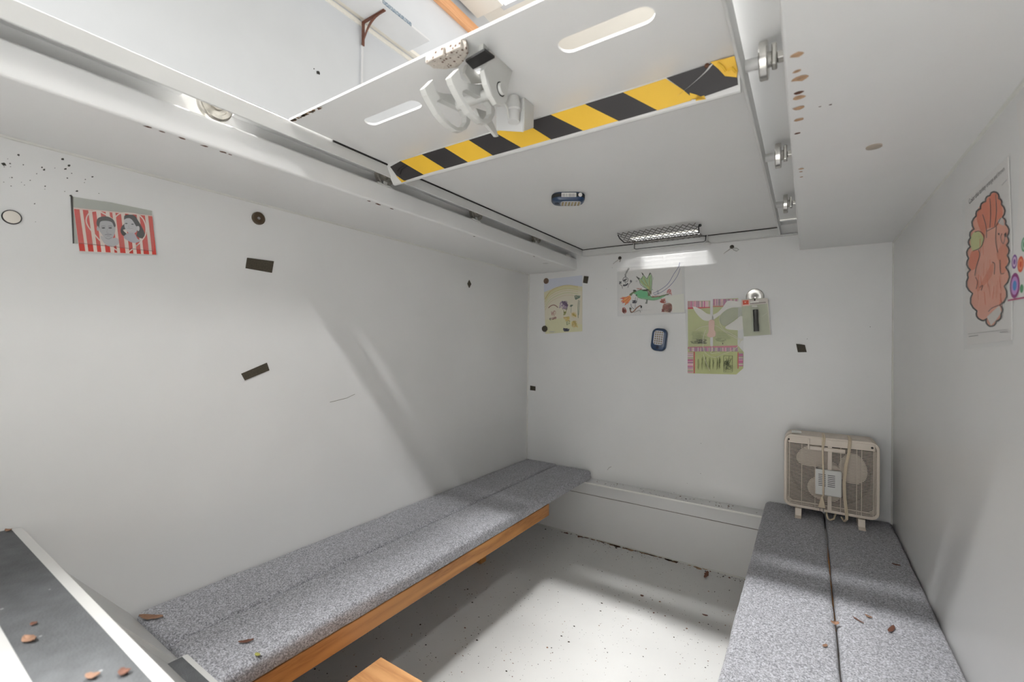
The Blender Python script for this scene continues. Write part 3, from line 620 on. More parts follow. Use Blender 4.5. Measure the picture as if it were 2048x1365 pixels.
# ------------------------------------------------------------------ wall papers: flat art in each sheet's own plane
FR = {'dragon': ('BW', 1706, 1365, [(-0.7622, 1.3196), (-0.4285, 1.2882), (-0.4264, 1.0325), (-0.7592, 1.0393)]),
      'flower': ('BW', 1050, 1365, [(-1.1514, 1.2919), (-0.8746, 1.27), (-0.871, 0.9575), (-1.1469, 0.9572)]),
      'green': ('BW', 1124, 1365, [(-0.4579, 1.1405), (-0.1913, 1.1268), (-0.1889, 0.7901), (-0.4548, 0.776)]),
      'flash': ('BW', 993, 1365, [(-0.2271, 1.1688), (-0.0893, 1.1601), (-0.088, 0.9488), (-0.2255, 0.9483)]),
      'red': ('LW', 1950, 1365, [(0.2474, 1.2116), (0.4107, 1.2598), (0.4131, 1.1012), (0.2494, 1.0742)]),
      'turkey': ('RW', 505, 1365, [(1.2767, 1.3351), (0.8934, 1.193), (0.8914, 0.9195), (1.2699, 0.9183)]),
      'dots': ('LW', 1706, 1365, [(0.1619, 1.2587), (0.2981, 1.3092), (0.3005, 1.1446), (0.1639, 1.1144)])}
def frame(k):   # sheet grid units -> wall coordinates (homography of a rectangle onto the sheet's quad)
    pl, w_, h_, q = FR[k]; src = [(0, 0), (w_, 0), (w_, h_), (0, h_)]; A = []; bb = []
    for (u, v), (x, y) in zip(src, q):
        A += [[u, v, 1, 0, 0, 0, -u*x, -v*x], [0, 0, 0, u, v, 1, -u*y, -v*y]]; bb += [x, y]
    hm = np.append(np.linalg.solve(np.array(A), np.array(bb)), 1).reshape(3, 3)
    def f(u, v, d=.001):
        r = hm @ np.array([u, v, 1]); a, z = r[0]/r[2], r[1]/r[2]
        if pl == 'BW': return Vector((a, YB-d, z))
        if pl == 'LW': return Vector((XL+d, a, z))
        return Vector((XR-d, a, z))
    return f
INKS = {}
def ink(rgb):
    if rgb not in INKS: INKS[rgb] = mat('ink_%02x%02x%02x' % rgb, rgb, .6)
    return INKS[rgb]
def smoothpts(P, closed=False, n=5):
    out = []; m = len(P); R = range(m) if closed else range(m-1)
    for i in R:
        g = lambda k: np.array(P[k % m] if closed else P[max(0, min(m-1, k))], float)
        p0, p1, p2, p3 = g(i-1), g(i), g(i+1), g(i+2)
        for j in range(n):
            t = j/n; out.append(tuple(.5*((2*p1)+(-p0+p2)*t+(2*p0-5*p1+4*p2-p3)*t*t+(-p0+3*p1-3*p2+p3)*t**3)))
    if not closed: out.append(tuple(P[-1]))
    return out
class Art:
    def __init__(s, k, d0=.0016): s.f = frame(k); s.b = B(); s.d = d0
    def poly(s, P, rgb, sm=False):
        if sm: P = smoothpts(P, True)
        bm = bmesh.new(); vs = [bm.verts.new(s.f(u, v, s.d)) for u, v in P]
        es = [bm.edges.new((vs[i], vs[(i+1) % len(vs)])) for i in range(len(vs))]
        bmesh.ops.triangle_fill(bm, use_beauty=True, use_dissolve=False, edges=es)
        bm.verts.index_update(); s.b.add([v.co for v in bm.verts], [[v.index for v in f.verts] for f in bm.faces], ink(rgb)); bm.free(); s.d += .00003
    def line(s, P, w_, rgb, sm=True, closed=False):
        if sm and len(P) > 2: P = smoothpts(P, closed)
        if closed: P = P+[P[0]]
        L_, R_ = [], []
        for i in range(len(P)):
            a = np.array(P[max(0, i-1)]); c = np.array(P[min(len(P)-1, i+1)]); t = c-a; l = np.hypot(*t) or 1; nn = np.array([-t[1], t[0]])/l*w_/2
            L_.append(s.f(P[i][0]+nn[0], P[i][1]+nn[1], s.d)); R_.append(s.f(P[i][0]-nn[0], P[i][1]-nn[1], s.d))
        n = len(P); s.b.add(L_+R_, [(i, i+1, n+i+1, n+i) for i in range(n-1)], ink(rgb)); s.d += .00001
    def oval(s, cx, cy, rx, ry, rgb, w_=None):
        P = [(cx+rx*math.cos(t), cy+ry*math.sin(t)) for t in [i*math.pi/8 for i in range(16)]]
        s.poly(P, rgb) if w_ is None else s.line(P, w_, rgb, False, True)
    def scrib(s, cx, cy, rx, ry, n, w_, rgb, seed=0):
        r = random.Random(seed); P = [(cx+rx*r.uniform(-1, 1), cy+ry*r.uniform(-1, 1)) for _ in range(n)]
        s.line(P, w_, rgb)
def sheet(k, P, parent, name='paper', d=.0006, th=.0009, m=None, label=None):
    f = frame(k); a = [f(u, v, d) for u, v in P]; nrm = f(P[0][0], P[0][1], d+th)-a[0]
    return build(name, B().prism(a, nrm, m or M_paper), parent, label=label)
# --- flower drawing
t = thing('flower_drawing', "pastel crayon drawing of flowers under a rainbow, leftmost sheet on the back wall", 'drawing', frame('flower')(490, 700))
ps = sheet('flower', [(83, 140), (893, 55), (890, 1245), (118, 1298)], t)
A = Art('flower')
A.poly([(86, 150), (892, 62), (892, 300), (600, 270), (350, 310), (88, 420)], (206, 210, 222))
A.poly([(88, 420), (350, 310), (600, 265), (892, 300), (892, 420), (600, 350), (350, 400), (92, 560)], (214, 208, 178))
A.poly([(92, 560), (350, 400), (600, 350), (892, 400), (890, 1100), (892, 1240), (120, 1290)], (218, 212, 192))
A.poly([(110, 1000), (500, 960), (800, 1080), (890, 1100), (889, 1240), (118, 1292)], (216, 214, 178))
for dy, c in ((0, (196, 176, 120)), (28, (206, 200, 130)), (70, (200, 196, 136)), (120, (208, 200, 160)), (175, (196, 200, 150)), (230, (210, 198, 170))):
    A.line([(110, 560+dy), (220, 400+dy), (420, 300+dy*.95), (600, 272+dy*.9), (800, 300+dy*.9)], 11, c)
A.scrib(500, 690, 90, 95, 34, 9, (150, 130, 160), 3); A.scrib(500, 680, 95, 70, 20, 8, (172, 150, 180), 4)
A.line([(180, 750), (240, 700), (310, 690), (380, 740)], 17, (150, 112, 100))
A.scrib(285, 860, 45, 60, 14, 8, (196, 150, 142), 5); A.scrib(300, 960, 60, 50, 14, 8, (200, 156, 150), 6); A.scrib(225, 990, 22, 35, 8, 8, (150, 130, 130), 7)
A.scrib(790, 525, 60, 50, 24, 8, (126, 156, 140), 8); A.line([(812, 580), (800, 760), (805, 960)], 12, (132, 150, 132)); A.line([(838, 590), (825, 760), (815, 900)], 9, (132, 150, 132))
A.scrib(668, 705, 32, 26, 10, 8, (136, 156, 140), 9); A.line([(660, 730), (652, 850)], 7, (150, 160, 150))
A.line([(500, 800), (520, 900), (565, 760)], 9, (160, 168, 110)); A.scrib(515, 860, 36, 50, 10, 8, (184, 184, 120), 10)
for sx, sy, r in ((560, 990, 70), (720, 900, 62), (735, 1085, 75)):
    A.scrib(sx, sy, r, r*.9, 22, 8, (234, 206, 140), int(sx)); A.scrib(sx, sy, r*.8, r*.8, 14, 6, (232, 210, 120), int(sy))
A.scrib(610, 1060, 50, 60, 10, 7, (150, 162, 120), 12); A.poly([(490, 1165), (530, 1180), (630, 1190), (600, 1240), (510, 1245)], (110, 112, 126)); A.scrib(555, 1205, 60, 36, 18, 9, (74, 78, 96), 13)
A.scrib(260, 1250, 90, 12, 10, 4, (190, 190, 186), 14)
build('crayon_drawing', A.b, ps)
# --- dragon drawing
t = thing('dragon_drawing', 'drawing of a green fire-breathing dragon in a clear sleeve on the back wall', 'drawing', frame('dragon')(870, 700))
ps = sheet('dragon', [(162, 185), (1575, 160), (1582, 780), (1625, 770), (1628, 1180), (1600, 1200), (150, 1248)], t)
A = Art('dragon')
G = (70, 84, 64)
A.line([(920, 765), (1060, 700), (1260, 550), (1400, 320), (1500, 170), (1530, 60)], 11, (104, 110, 158)); A.line([(940, 800), (1100, 745), (1310, 590), (1470, 380), (1540, 190)], 11, (104, 110, 158))
A.line([(1020, 690), (1030, 790)], 8, (90, 96, 130)); A.line([(1045, 690), (1050, 790)], 8, (90, 96, 130))
W1 = [(660, 290), (705, 330), (700, 360), (740, 380), (785, 430), (860, 300), (895, 370), (900, 520), (885, 700), (880, 790), (820, 700), (720, 630), (630, 520), (600, 460), (545, 380), (625, 430), (660, 400), (690, 340)]
A.poly([(700, 355), (740, 380), (785, 430), (800, 390), (860, 320), (895, 370), (900, 520), (880, 790), (830, 690), (730, 630), (630, 520), (605, 450), (640, 440), (680, 380)], (168, 200, 150))
A.line([(660, 290), (705, 330), (680, 400), (650, 440), (545, 380), (610, 470), (640, 560), (740, 640), (830, 700), (880, 790)], 9, G); A.line([(705, 340), (785, 430), (820, 370), (860, 295), (898, 380), (900, 520), (880, 790)], 9, G)
A.poly([(660, 290), (705, 322), (708, 345), (685, 350)], (78, 76, 70)); A.poly([(545, 378), (625, 430), (600, 460)], (78, 76, 70)); A.poly([(858, 292), (872, 330), (820, 365)], (78, 76, 70))
for q in ([(640, 470), (720, 560), (800, 620), (840, 720)], [(700, 400), (760, 520), (830, 650)], [(845, 380), (835, 520), (850, 700)]): A.line(q, 12, (206, 204, 110)); A.line([(a+14, b_) for a, b_ in q], 6, G)
A.poly([(455, 750), (520, 735), (600, 700), (690, 685), (780, 710), (850, 790), (900, 850), (1000, 850), (1120, 815), (1290, 785), (1200, 820), (1080, 880), (960, 915), (820, 910), (700, 885), (600, 870), (540, 800)], (128, 196, 140), True)
A.poly([(520, 740), (620, 705), (720, 700), (800, 770), (820, 850), (720, 860), (610, 850)], (104, 196, 136), True)
A.poly([(385, 790), (460, 735), (520, 700), (540, 730), (470, 770), (430, 820)], (110, 128, 80), True)
A.line([(470, 740), (560, 700), (690, 682), (790, 712), (870, 830), (1000, 850), (1130, 812), (1290, 775)], 8, G); A.line([(540, 800), (600, 868), (820, 912), (960, 918), (1080, 885), (1200, 820)], 8, (86, 140, 100))
A.scrib(505, 710, 38, 26, 16, 10, (60, 76, 56), 21); A.scrib(550, 805, 16, 14, 8, 8, (30, 50, 40), 22)
A.scrib(610, 670, 60, 26, 14, 6, (196, 110, 90), 23); A.scrib(760, 690, 90, 20, 16, 8, (92, 96, 66), 24); A.scrib(850, 760, 40, 70, 20, 9, (130, 120, 70), 25); A.scrib(960, 838, 70, 20, 16, 8, (150, 100, 70), 26)
A.line([(1050, 850), (1150, 812), (1280, 790)], 22, (110, 120, 76)); A.line([(900, 860), (980, 830), (1080, 825)], 10, (170, 100, 80))
A.line([(535, 850), (520, 900), (535, 960)], 8, (90, 92, 90)); A.line([(570, 870), (555, 960)], 8, (90, 92, 90)); A.poly([(770, 905), (805, 905), (795, 1005), (740, 995), (765, 960)], (116, 124, 116))
for i, (a, b_) in enumerate(((175, 875), (190, 940), (215, 990), (285, 1040), (340, 1010), (205, 845))):
    A.poly([(400, 800), (430, 880), (380, 960), (a, b_), (330, 850)], (244, 150, 70) if i % 2 else (226, 88, 66))
A.poly([(400, 805), (420, 880), (370, 960), (280, 985), (240, 930), (310, 850)], (244, 162, 76)); A.line([(390, 850), (300, 930), (200, 960)], 12, (220, 84, 60)); A.line([(400, 900), (330, 960), (285, 1035)], 11, (228, 96, 60)); A.line([(370, 830), (270, 870), (180, 880)], 11, (226, 92, 64))
A.scrib(268, 1140, 44, 60, 26, 12, (222, 104, 88), 30); A.scrib(268, 1165, 36, 56, 20, 10, (206, 80, 66), 31)
A.scrib(500, 960, 50, 32, 26, 10, (48, 44, 74), 32); A.line([(420, 1000), (440, 1080), (500, 1120)], 10, (66, 66, 96)); A.line([(520, 970), (520, 1100)], 8, (80, 80, 96))
A.line([(400, 1100), (430, 1190), (490, 1170), (560, 1090), (640, 1040)], 24, (150, 100, 70)); A.line([(390, 1100), (420, 1200), (480, 1190)], 9, (60, 54, 50)); A.scrib(650, 1070, 26, 36, 14, 8, (56, 54, 56), 33); A.line([(490, 1200), (560, 1170), (620, 1150), (640, 1200)], 8, (90, 90, 90)); A.scrib(415, 1110, 22, 24, 12, 8, (70, 80, 66), 34)
A.line([(1240, 770), (1300, 670), (1350, 805)], 10, (222, 92, 90)); A.scrib(1295, 730, 46, 50, 18, 9, (226, 110, 104), 35)
A.scrib(1150, 930, 60, 50, 30, 12, (236, 130, 104), 36); A.scrib(1130, 960, 50, 40, 16, 9, (216, 90, 74), 37)
A.poly([(1150, 1030), (1230, 990), (1310, 985), (1360, 1040), (1355, 1150), (1300, 1195), (1200, 1190), (1140, 1160)], (206, 162, 140), True); A.scrib(1260, 1090, 96, 90, 60, 8, (156, 96, 76), 38); A.scrib(1250, 1090, 90, 80, 30, 8, (196, 110, 96), 39); A.scrib(1150, 1150, 26, 46, 20, 10, (176, 66, 56), 40); A.scrib(1310, 1150, 40, 46, 24, 9, (130, 80, 60), 41)
# little chained creature
A.oval(300, 455, 62, 58, (224, 222, 222)); A.oval(300, 455, 62, 58, (52, 50, 54), 10); A.scrib(280, 480, 30, 28, 16, 9, (50, 48, 52), 42); A.scrib(320, 440, 30, 22, 10, 6, (70, 68, 72), 43)
for a, b_ in ((300, 375), (298, 340), (318, 300), (335, 265), (352, 235), (370, 208)): A.oval(a, b_, 13, 15, (44, 42, 46), 9)
A.poly([(238, 600), (250, 560), (300, 570), (350, 525), (365, 550), (330, 590), (280, 605)], (48, 48, 60)); A.line([(232, 655), (215, 590), (160, 545), (205, 495)], 10, (58, 58, 66)); A.line([(355, 640), (370, 570), (420, 520), (425, 465)], 10, (58, 58, 66))
A.scrib(185, 530, 30, 36, 12, 8, (60, 60, 70), 44); A.scrib(428, 490, 24, 28, 12, 8, (60, 60, 70), 45); A.line([(300, 520), (300, 575)], 9, (90, 90, 92))
A.line([(540, 470), (545, 510)], 6, (90, 90, 90)); A.line([(565, 465), (572, 505)], 6, (90, 90, 90)); A.line([(620, 1150), (900, 1140)], 4, (190, 190, 190))
A.line([(935, 400), (930, 460)], 8, (160, 190, 170)); A.oval(912, 680, 12, 14, (150, 180, 160))
build('ink_drawing', A.b, ps)
sheet('dragon', [(110, 170), (1640, 120), (1668, 1222), (118, 1290)], t, 'plastic_sleeve', .0030, .0003, M_film)
sheet('dragon', [(1170, 850), (1625, 772), (1640, 1190), (1560, 1200), (1370, 1200), (1360, 1010), (1290, 975)], t, 'folded_corner', .0026, .0004, mat('cream_paper', (232, 232, 222), .55))

# --- green pattern sheets in a zip bag with a paper mask
t = thing('mask_packet', 'clear bag with a white face mask over green striped cards on the back wall', 'packet', frame('green')(560, 700))
GREEN = (190, 196, 132)
mg = mat('green_card', (196, 202, 146), .6, var=.04, vscale=40)
c1 = sheet('green', [(125, 100), (485, 95), (485, 830), (130, 840)], t, 'card', .0006, .0009, mg)
c2 = sheet('green', [(530, 75), (935, 55), (925, 820), (530, 835)], t, 'card', .0006, .0009, mg)
c3 = sheet('green', [(125, 845), (935, 820), (1022, 920), (1015, 1180), (905, 1280), (130, 1262)], t, 'card', .0004, .0009, mg)
A = Art('green', .0017)
r = random.Random(4)
def stripes(u0, u1, v0, v1, vertical, cols):
    p = u0 if vertical else v0; e = u1 if vertical else v1
    while p < e-3:
        wd = r.uniform(7, 22); q = min(e, p+wd); c = r.choice(cols)
        A.poly([(p, v0), (q, v0), (q, v1), (p, v1)] if vertical else [(u0, p), (u1, p), (u1, q), (u0, q)], c); p = q
PK = [(206, 120, 160), (172, 136, 158), (232, 190, 196), (190, 184, 160), (224, 200, 200), (160, 130, 150)]
stripes(127, 484, 102, 205, True, PK); A.poly([(127, 205), (484, 195), (484, 212), (127, 232)], (214, 104, 110))
stripes(532, 930, 70, 175, True, PK); A.poly([(530, 182), (740, 176), (740, 192), (530, 198)], (206, 110, 100))
A.poly([(130, 840), (930, 815), (930, 845), (130, 868)], (214, 116, 138)); stripes(150, 930, 848, 910, True, PK)
stripes(127, 215, 925, 1255, False, PK); A.poly([(225, 915), (243, 915), (243, 1262), (225, 1262)], (214, 104, 110))
stripes(945, 1015, 930, 1150, False, PK); A.poly([(928, 925), (944, 925), (944, 1180), (928, 1190)], (214, 120, 110))
for i in range(9): A.line([(190+r.uniform(0, 20), 600+i*14), (340+r.uniform(0, 110), 603+i*14)], 4, (140, 150, 96), False)
for i in range(8): A.line([(600, 600+i*15), (700+r.uniform(0, 180), 602+i*15)], 4, (140, 150, 96), False)
A.scrib(350, 750, 90, 40, 40, 4, (86, 92, 66), 50); A.scrib(230, 760, 60, 30, 24, 4, (120, 126, 86), 51); A.oval(690, 785, 9, 11, (60, 60, 50)); A.scrib(650, 740, 90, 40, 20, 3, (130, 138, 90), 52)
for u in (300, 360, 420, 480, 540, 600, 640): A.scrib(u, 1100, 14, 110, 22, 2.5, (146, 152, 106), u)
A.line([(705, 980), (845, 980), (845, 1240), (705, 1240)], 6, (90, 96, 70), False, True); A.scrib(775, 1110, 62, 120, 50, 3, (96, 102, 76), 60)
build('printed_pattern', A.b, c1, kind='stuff')
f = frame('green')
b = B(); 
def relief(P, d, m, th=.002, sm=True):
    if sm: P = smoothpts(P, True, 4)
    a = [f(u, v, d) for u, v in P]; b.prism(a, (0, -th, 0), m)
mw = mat('white_fabric_mask', (236, 234, 228), .6)
b = B(); relief([(212, 190), (330, 230), (430, 300), (520, 330), (520, 410), (400, 415), (330, 370), (260, 290)], .0026, mw)
relief([(520, 330), (600, 290), (690, 200), (760, 105), (850, 100), (990, 125), (1000, 215), (860, 205), (760, 235), (690, 285), (600, 360), (530, 400)], .0026, mw)
relief([(730, 520), (860, 430), (980, 340), (1010, 340), (1015, 550), (800, 560)], .0030, mw)
build('face_mask', b, t, label='white folded mask')
b = B(); relief([(470, 420), (555, 420), (555, 560), (575, 600), (565, 668), (480, 685), (440, 650), (465, 580)], .0048, mat('pink_grip', (232, 196, 182), .5), .003)
build('centre_clip', b, t, label='pale pink centre piece')
bt = B()
for P in ([(260, 570), (350, 520), (480, 500), (600, 510), (760, 620), (980, 730), (1015, 700)], [(420, 560), (380, 680), (375, 840), (420, 940), (560, 1005), (700, 950), (900, 860), (1000, 700)], [(690, 285), (640, 350), (640, 440), (700, 560), (850, 640), (980, 720)], [(380, 960), (420, 1080), (480, 1220)], [(500, 800), (530, 880), (500, 940), (640, 920)]):
    bt.tube([f(u, v, .0062) for u, v in smoothpts(P)], .0011, mat('clear_elastic', (222, 220, 196), .3), 6)
build('elastic_strap', bt, t, smooth=True)
b = B(); relief([(660, 330), (760, 240), (880, 210), (1000, 215), (1010, 340), (960, 350), (780, 480), (700, 500), (640, 420)], .0052, mat('clear_dome', (214, 218, 196), .15, spec=.8, trans=.35), .004); build('clear_cup', b, t, bevel=.001)
sheet('green', [(90, 240), (500, 200), (760, 70), (985, 60), (1026, 700), (1020, 920), (125, 900), (100, 480)], t, 'clear_bag', .0105, .0003, M_film)
# --- carded flashlight on a chrome wall magnet
t = thing('magnet_hook', 'round chrome magnet hook above the carded flashlight on the back wall', 'magnet', frame('flash')(370, 250))
f = frame('flash'); c = f(372, 300, 0)
b = B().lathe(c, (0, -1, 0), [(.031, .0), (.0315, .003), (.0295, .004), (.024, .0025), (.012, .0015), (.006, .004), (.006, .0055), (.001, .007)], M_chrome, 40); build('disc', b, t, smooth=True)
t = thing('carded_flashlight', 'small black flashlight on a grey green blister card with a red tab', 'flashlight', frame('flash')(400, 800))
P = [(45, 375), (140, 365), (640, 330), (690, 345), (765, 1235), (100, 1285), (70, 900)]
f = frame('flash')
cd_ = build('card', B().prism([f(u, v, .0082) for u, v in P], (0, -.0012, 0), mat('grey_green_card', (186, 190, 168), .45, var=.05, vscale=30)), t)
A = Art('flash', .0099)
A.poly([(250, 380), (640, 335), (690, 350), (698, 475), (240, 515)], (214, 208, 200)); A.poly([(45, 378), (245, 372), (248, 520), (50, 540)], (236, 200, 190)); A.poly([(75, 395), (218, 388), (222, 490), (80, 500)], (214, 90, 66)); A.poly([(110, 425), (165, 425), (135, 460)], (244, 200, 184))
A.poly([(260, 420), (470, 400), (470, 440), (262, 460)], (240, 238, 232)); A.oval(372, 380, 22, 24, (20, 18, 18))
for i in range(13):
    u = 262+i*30; A.poly([(u, 482-i*2.6), (u+22, 480-i*2.6), (u+22, 462-i*2.6-(i % 3)*4), (u, 464-i*2.6)], (120, 110, 104))
A.line([(688, 345), (762, 1235)], 16, (236, 230, 220), False); A.line([(560, 790), (680, 700)], 10, (206, 208, 190), False)
build('card_print', A.b, cd_)
b = B(); p0, p1 = f(395, 625, .019), f(420, 1160, .019)
dv = p1-p0; b.tube([p0, p0+dv*.01, p0+dv*.3, p0+dv*.32, p0+dv*.62, p0+dv*.64, p0+dv*.99, p1], [.0085, .0095, .0095, .0088, .0088, .0098, .0098, .009], M_flash, 28)
fl = build('flashlight', b, t, smooth=True, label='glossy black flashlight')
b = B()
for i in range(7): b.tube([p0+dv*(.36+i*.035), p0+dv*(.372+i*.035)], .0094, M_flash, 24)
build('grip_ring', b, fl, smooth=True)
P = [(270, 570), (300, 545), (440, 540), (490, 590), (530, 1150), (500, 1185), (350, 1190), (310, 1150)]
build('blister', B().prism([f(u, v, .0095) for u, v in P], (0, -.021, 0), mat('blister_plastic', (226, 228, 222), .08, spec=.6, trans=.06)), t, bevel=.003)
b = B().prism([f(u, v, .0096) for u, v in [(290, 560), (310, 520), (430, 515), (440, 560)]], (0, -.004, 0), mw); build('hanger_tab', b, t, bevel=.001)

# --- turkey colouring sheet (right wall)
t = thing('turkey_drawing', 'orange coloured turkey colouring page on the right wall', 'drawing', frame('turkey')(260, 700))
ps = sheet('turkey', [(115, 330), (406, 45), (432, 700), (430, 1298), (126, 1332), (100, 650)], t)
A = Art('turkey')
O1, O2, O3 = (232, 128, 92), (236, 166, 142), (226, 140, 108)
OUT = [(320, 285), (345, 330), (365, 370), (372, 460), (392, 505), (404, 590), (400, 650), (405, 720), (395, 800), (385, 930), (355, 1060), (362, 1120), (330, 1170), (285, 1205), (262, 1150), (220, 1160), (195, 1100), (165, 980), (135, 870), (150, 820), (138, 740), (150, 660), (150, 600), (175, 540), (190, 450), (220, 400), (255, 350), (285, 310)]
SC = []
for i in range(len(OUT)):
    p, q = np.array(OUT[i], float), np.array(OUT[(i+1) % len(OUT)], float); d_ = q-p; nn = np.array([d_[1], -d_[0]])
    if nn @ ((p+q)/2-np.array([275, 740])) < 0: nn = -nn
    SC += [tuple(p), tuple(p+d_*.22+nn*.16), tuple(p+d_*.5+nn*.24), tuple(p+d_*.78+nn*.16)]
A.poly(SC, O2)
A.poly([(140, 700), (150, 590), (180, 440), (240, 350), (320, 285), (368, 370), (380, 470), (404, 560), (403, 750), (380, 950), (340, 1080), (230, 1140), (190, 1080), (135, 860)], O2, True)
A.poly([(190, 450), (240, 360), (320, 290), (362, 370), (368, 460), (330, 520), (260, 540), (240, 620), (220, 560)], O1, True)
A.poly([(150, 600), (175, 560), (210, 560), (238, 600), (230, 655), (200, 680), (165, 690), (150, 650)], (200, 204, 140), True)
A.poly([(140, 760), (160, 690), (205, 690), (212, 720), (190, 800), (150, 820)], O1, True)
A.poly([(200, 960), (280, 800), (305, 770), (300, 850), (240, 930)], O3, True); A.poly([(330, 700), (395, 640), (400, 800), (365, 850), (350, 780)], O3, True)
A.poly([(262, 1140), (350, 1060), (362, 1110), (320, 1170), (290, 1200)], (222, 216, 210)); A.poly([(340, 480), (365, 462), (378, 480), (380, 515), (345, 500)], (216, 206, 200), True)
for i in range(26):
    r_ = random.Random(i); u = r_.uniform(170, 370); v = r_.uniform(560, 1000); A.line([(u, v), (u+r_.uniform(-14, 14), v+90)], 4, r_.choice((O1, O3, (240, 178, 156))), False)
A.line(SC, 11, (62, 58, 58), False, True)
for q in ([(235, 440), (258, 520), (262, 600)], [(285, 330), (290, 430), (285, 530)], [(325, 300), (330, 420), (318, 520)], [(262, 555), (290, 540), (325, 520), (360, 465)], [(330, 520), (325, 620), (340, 700)], [(300, 765), (318, 780), (315, 850)], [(205, 680), (215, 720), (190, 800), (180, 860)], [(185, 870), (200, 900), (190, 950)], [(215, 940), (235, 925), (225, 960)], [(355, 750), (360, 840), (385, 840)], [(180, 560), (215, 555), (245, 590), (225, 660), (170, 690)], [(275, 1105), (300, 1080), (350, 1060)], [(370, 570), (360, 600), (378, 640), (390, 600)]):
    A.line(q, 4, (70, 64, 62))
A.poly([(385, 575), (398, 560), (398, 590), (388, 600)], (50, 46, 46)); A.poly([(340, 570), (352, 565), (350, 585)], (50, 46, 46))
A.line([(135, 1258), (410, 1226)], 2, (130, 130, 130), False); A.line([(140, 1275), (205, 1266)], 5, (150, 150, 150), False); A.line([(355, 1246), (410, 1240)], 5, (150, 150, 150), False)
A.line([(368, 240), (405, 200)], 4, (170, 170, 170), False)
build('ink_drawing', A.b, ps)
def text(s_, parent, place, m):   # flat lettering laid out with place(u, v) in text units (em, baseline)
    cu = bpy.data.curves.new('lettering', 'FONT'); cu.body = s_; cu.size = 1; cu.resolution_u = 2
    to = bpy.data.objects.new('lettering', cu); COL.objects.link(to)
    dg = bpy.context.evaluated_depsgraph_get(); me = bpy.data.meshes.new_from_object(to.evaluated_get(dg)); bpy.data.objects.remove(to)
    wmax = max(v.co.x for v in me.vertices); b = B()
    b.add([place(v.co.x/wmax, v.co.y/wmax) for v in me.vertices], [tuple(p.vertices) for p in me.polygons], m)
    return build('lettering', b, parent)
f = frame('turkey')
text('Color this turkey orange and brown.', ps, lambda u, v: f(139+249*u-v*50, 372-237*u-v*720, .0019)+Vector((0, 0, 0)), ink((52, 50, 50)))
sheet('turkey', [(100, 345), (432, 20), (450, 1330), (110, 1365)], t, 'plastic_sleeve', .0030, .0003, M_film)
# --- polka dot sheet at the right edge
t = thing('dotted_sheet', 'white sheet with purple and orange rings at the right edge beside the turkey page', 'drawing', (XR, .85, 1.1))
def rw(y, z, d=.0008): return Vector((XR-d, y, z))
ps = build('paper', B().prism([rw(.915, 1.2667), rw(.70, 1.262), rw(.70, .985), rw(.9443, .9901), rw(.93, 1.045), rw(.908, 1.11), rw(.9, 1.20)], (-.0009, 0, 0), M_paper), t)
b = B()
def ringRW(y, z, ro, ri, rgb, d):
    n = 24; vs = [rw(y+ro*math.cos(2*math.pi*i/n), z+ro*math.sin(2*math.pi*i/n), d) for i in range(n)]+[rw(y+ri*math.cos(2*math.pi*i/n), z+ri*math.sin(2*math.pi*i/n), d) for i in range(n)]
    b.add(vs, [(i, (i+1) % n, n+(i+1) % n, n+i) for i in range(n)], ink(rgb))
r = random.Random(2)
for (y, z, s_, c) in ((.918, 1.010, .018, ((150, 60, 130), (196, 150, 210), (90, 150, 210))), (.919, 1.044, .010, ((130, 80, 160), (220, 190, 220), (130, 80, 160))), (.897, 1.037, .011, ((222, 90, 60), (240, 150, 110), (222, 90, 60))), (.893, 1.003, .006, ((90, 150, 110), (90, 150, 110), (90, 150, 110))),
                      (.885, 1.062, .010, ((90, 150, 110), (180, 210, 190), (90, 150, 110))), (.86, 1.03, .016, ((150, 60, 130), (240, 180, 120), (90, 150, 210))), (.83, 1.01, .012, ((222, 90, 60), (240, 150, 110), (222, 90, 60))), (.79, 1.03, .016, ((90, 150, 210), (196, 150, 210), (150, 60, 130)))):
    ringRW(y, z, s_, s_*.72, c[0], .0019); ringRW(y, z, s_*.72, s_*.4, c[1], .0019); ringRW(y, z, s_*.4, .0001, c[2], .0019)
b.add([rw(.9443, .9901, .0018), rw(.70, .985, .0018), rw(.70, .987, .0018), rw(.9437, .9925, .0018)], [(0, 1, 2, 3)], ink((176, 60, 110)))
build('printed_rings', b, ps)
# --- striped portrait card (left wall)
t = thing('portrait_card', 'red and white striped card with two black and white child portraits on the left wall', 'card', frame('red')(950, 800))
CARD = [(155, 352), (1690, 505), (1772, 1280), (270, 1215)]
ps = sheet('red', CARD, t, 'card', .0022, .0012)
A = Art('red', .0037)
RED, WH = (204, 66, 56), (226, 212, 202)
A.poly([(158, 356), (1688, 508), (1768, 1276), (274, 1205)], RED)
def lerp(a, c, t_): return (a[0]+(c[0]-a[0])*t_, a[1]+(c[1]-a[1])*t_)
def cc(s_, v): return lerp(lerp((157, 380), (1690, 515), s_), lerp((272, 1195), (1770, 1275), s_), v)
for s0, s1 in ((.075, .115), (.185, .232), (.285, .34), (.405, .455), (.49, .53), (.60, .65), (.70, .745), (.80, .835), (.905, .945)):
    A.poly([cc(s0, 0), cc(s1, 0), cc(s1, 1), cc(s0, 1)], WH)
A.poly([(157, 352), (1690, 505), (1690, 520), (157, 378)], (222, 196, 186)); A.poly([(272, 1196), (1768, 1268), (1772, 1280), (270, 1215)], (206, 200, 196))
def heart(P, off):
    A.line(P, 22, WH, True)
heart([(930, 590), (800, 500), (620, 420), (470, 450), (400, 580), (440, 720), (560, 870), (700, 1020), (880, 1110), (1050, 1215)], 0)
heart([(930, 590), (1050, 470), (1250, 460), (1430, 500), (1540, 640), (1560, 860), (1460, 1020), (1350, 1120), (1200, 1235)], 0)
GR, DK, MD = (178, 176, 180), (52, 50, 52), (120, 118, 122)
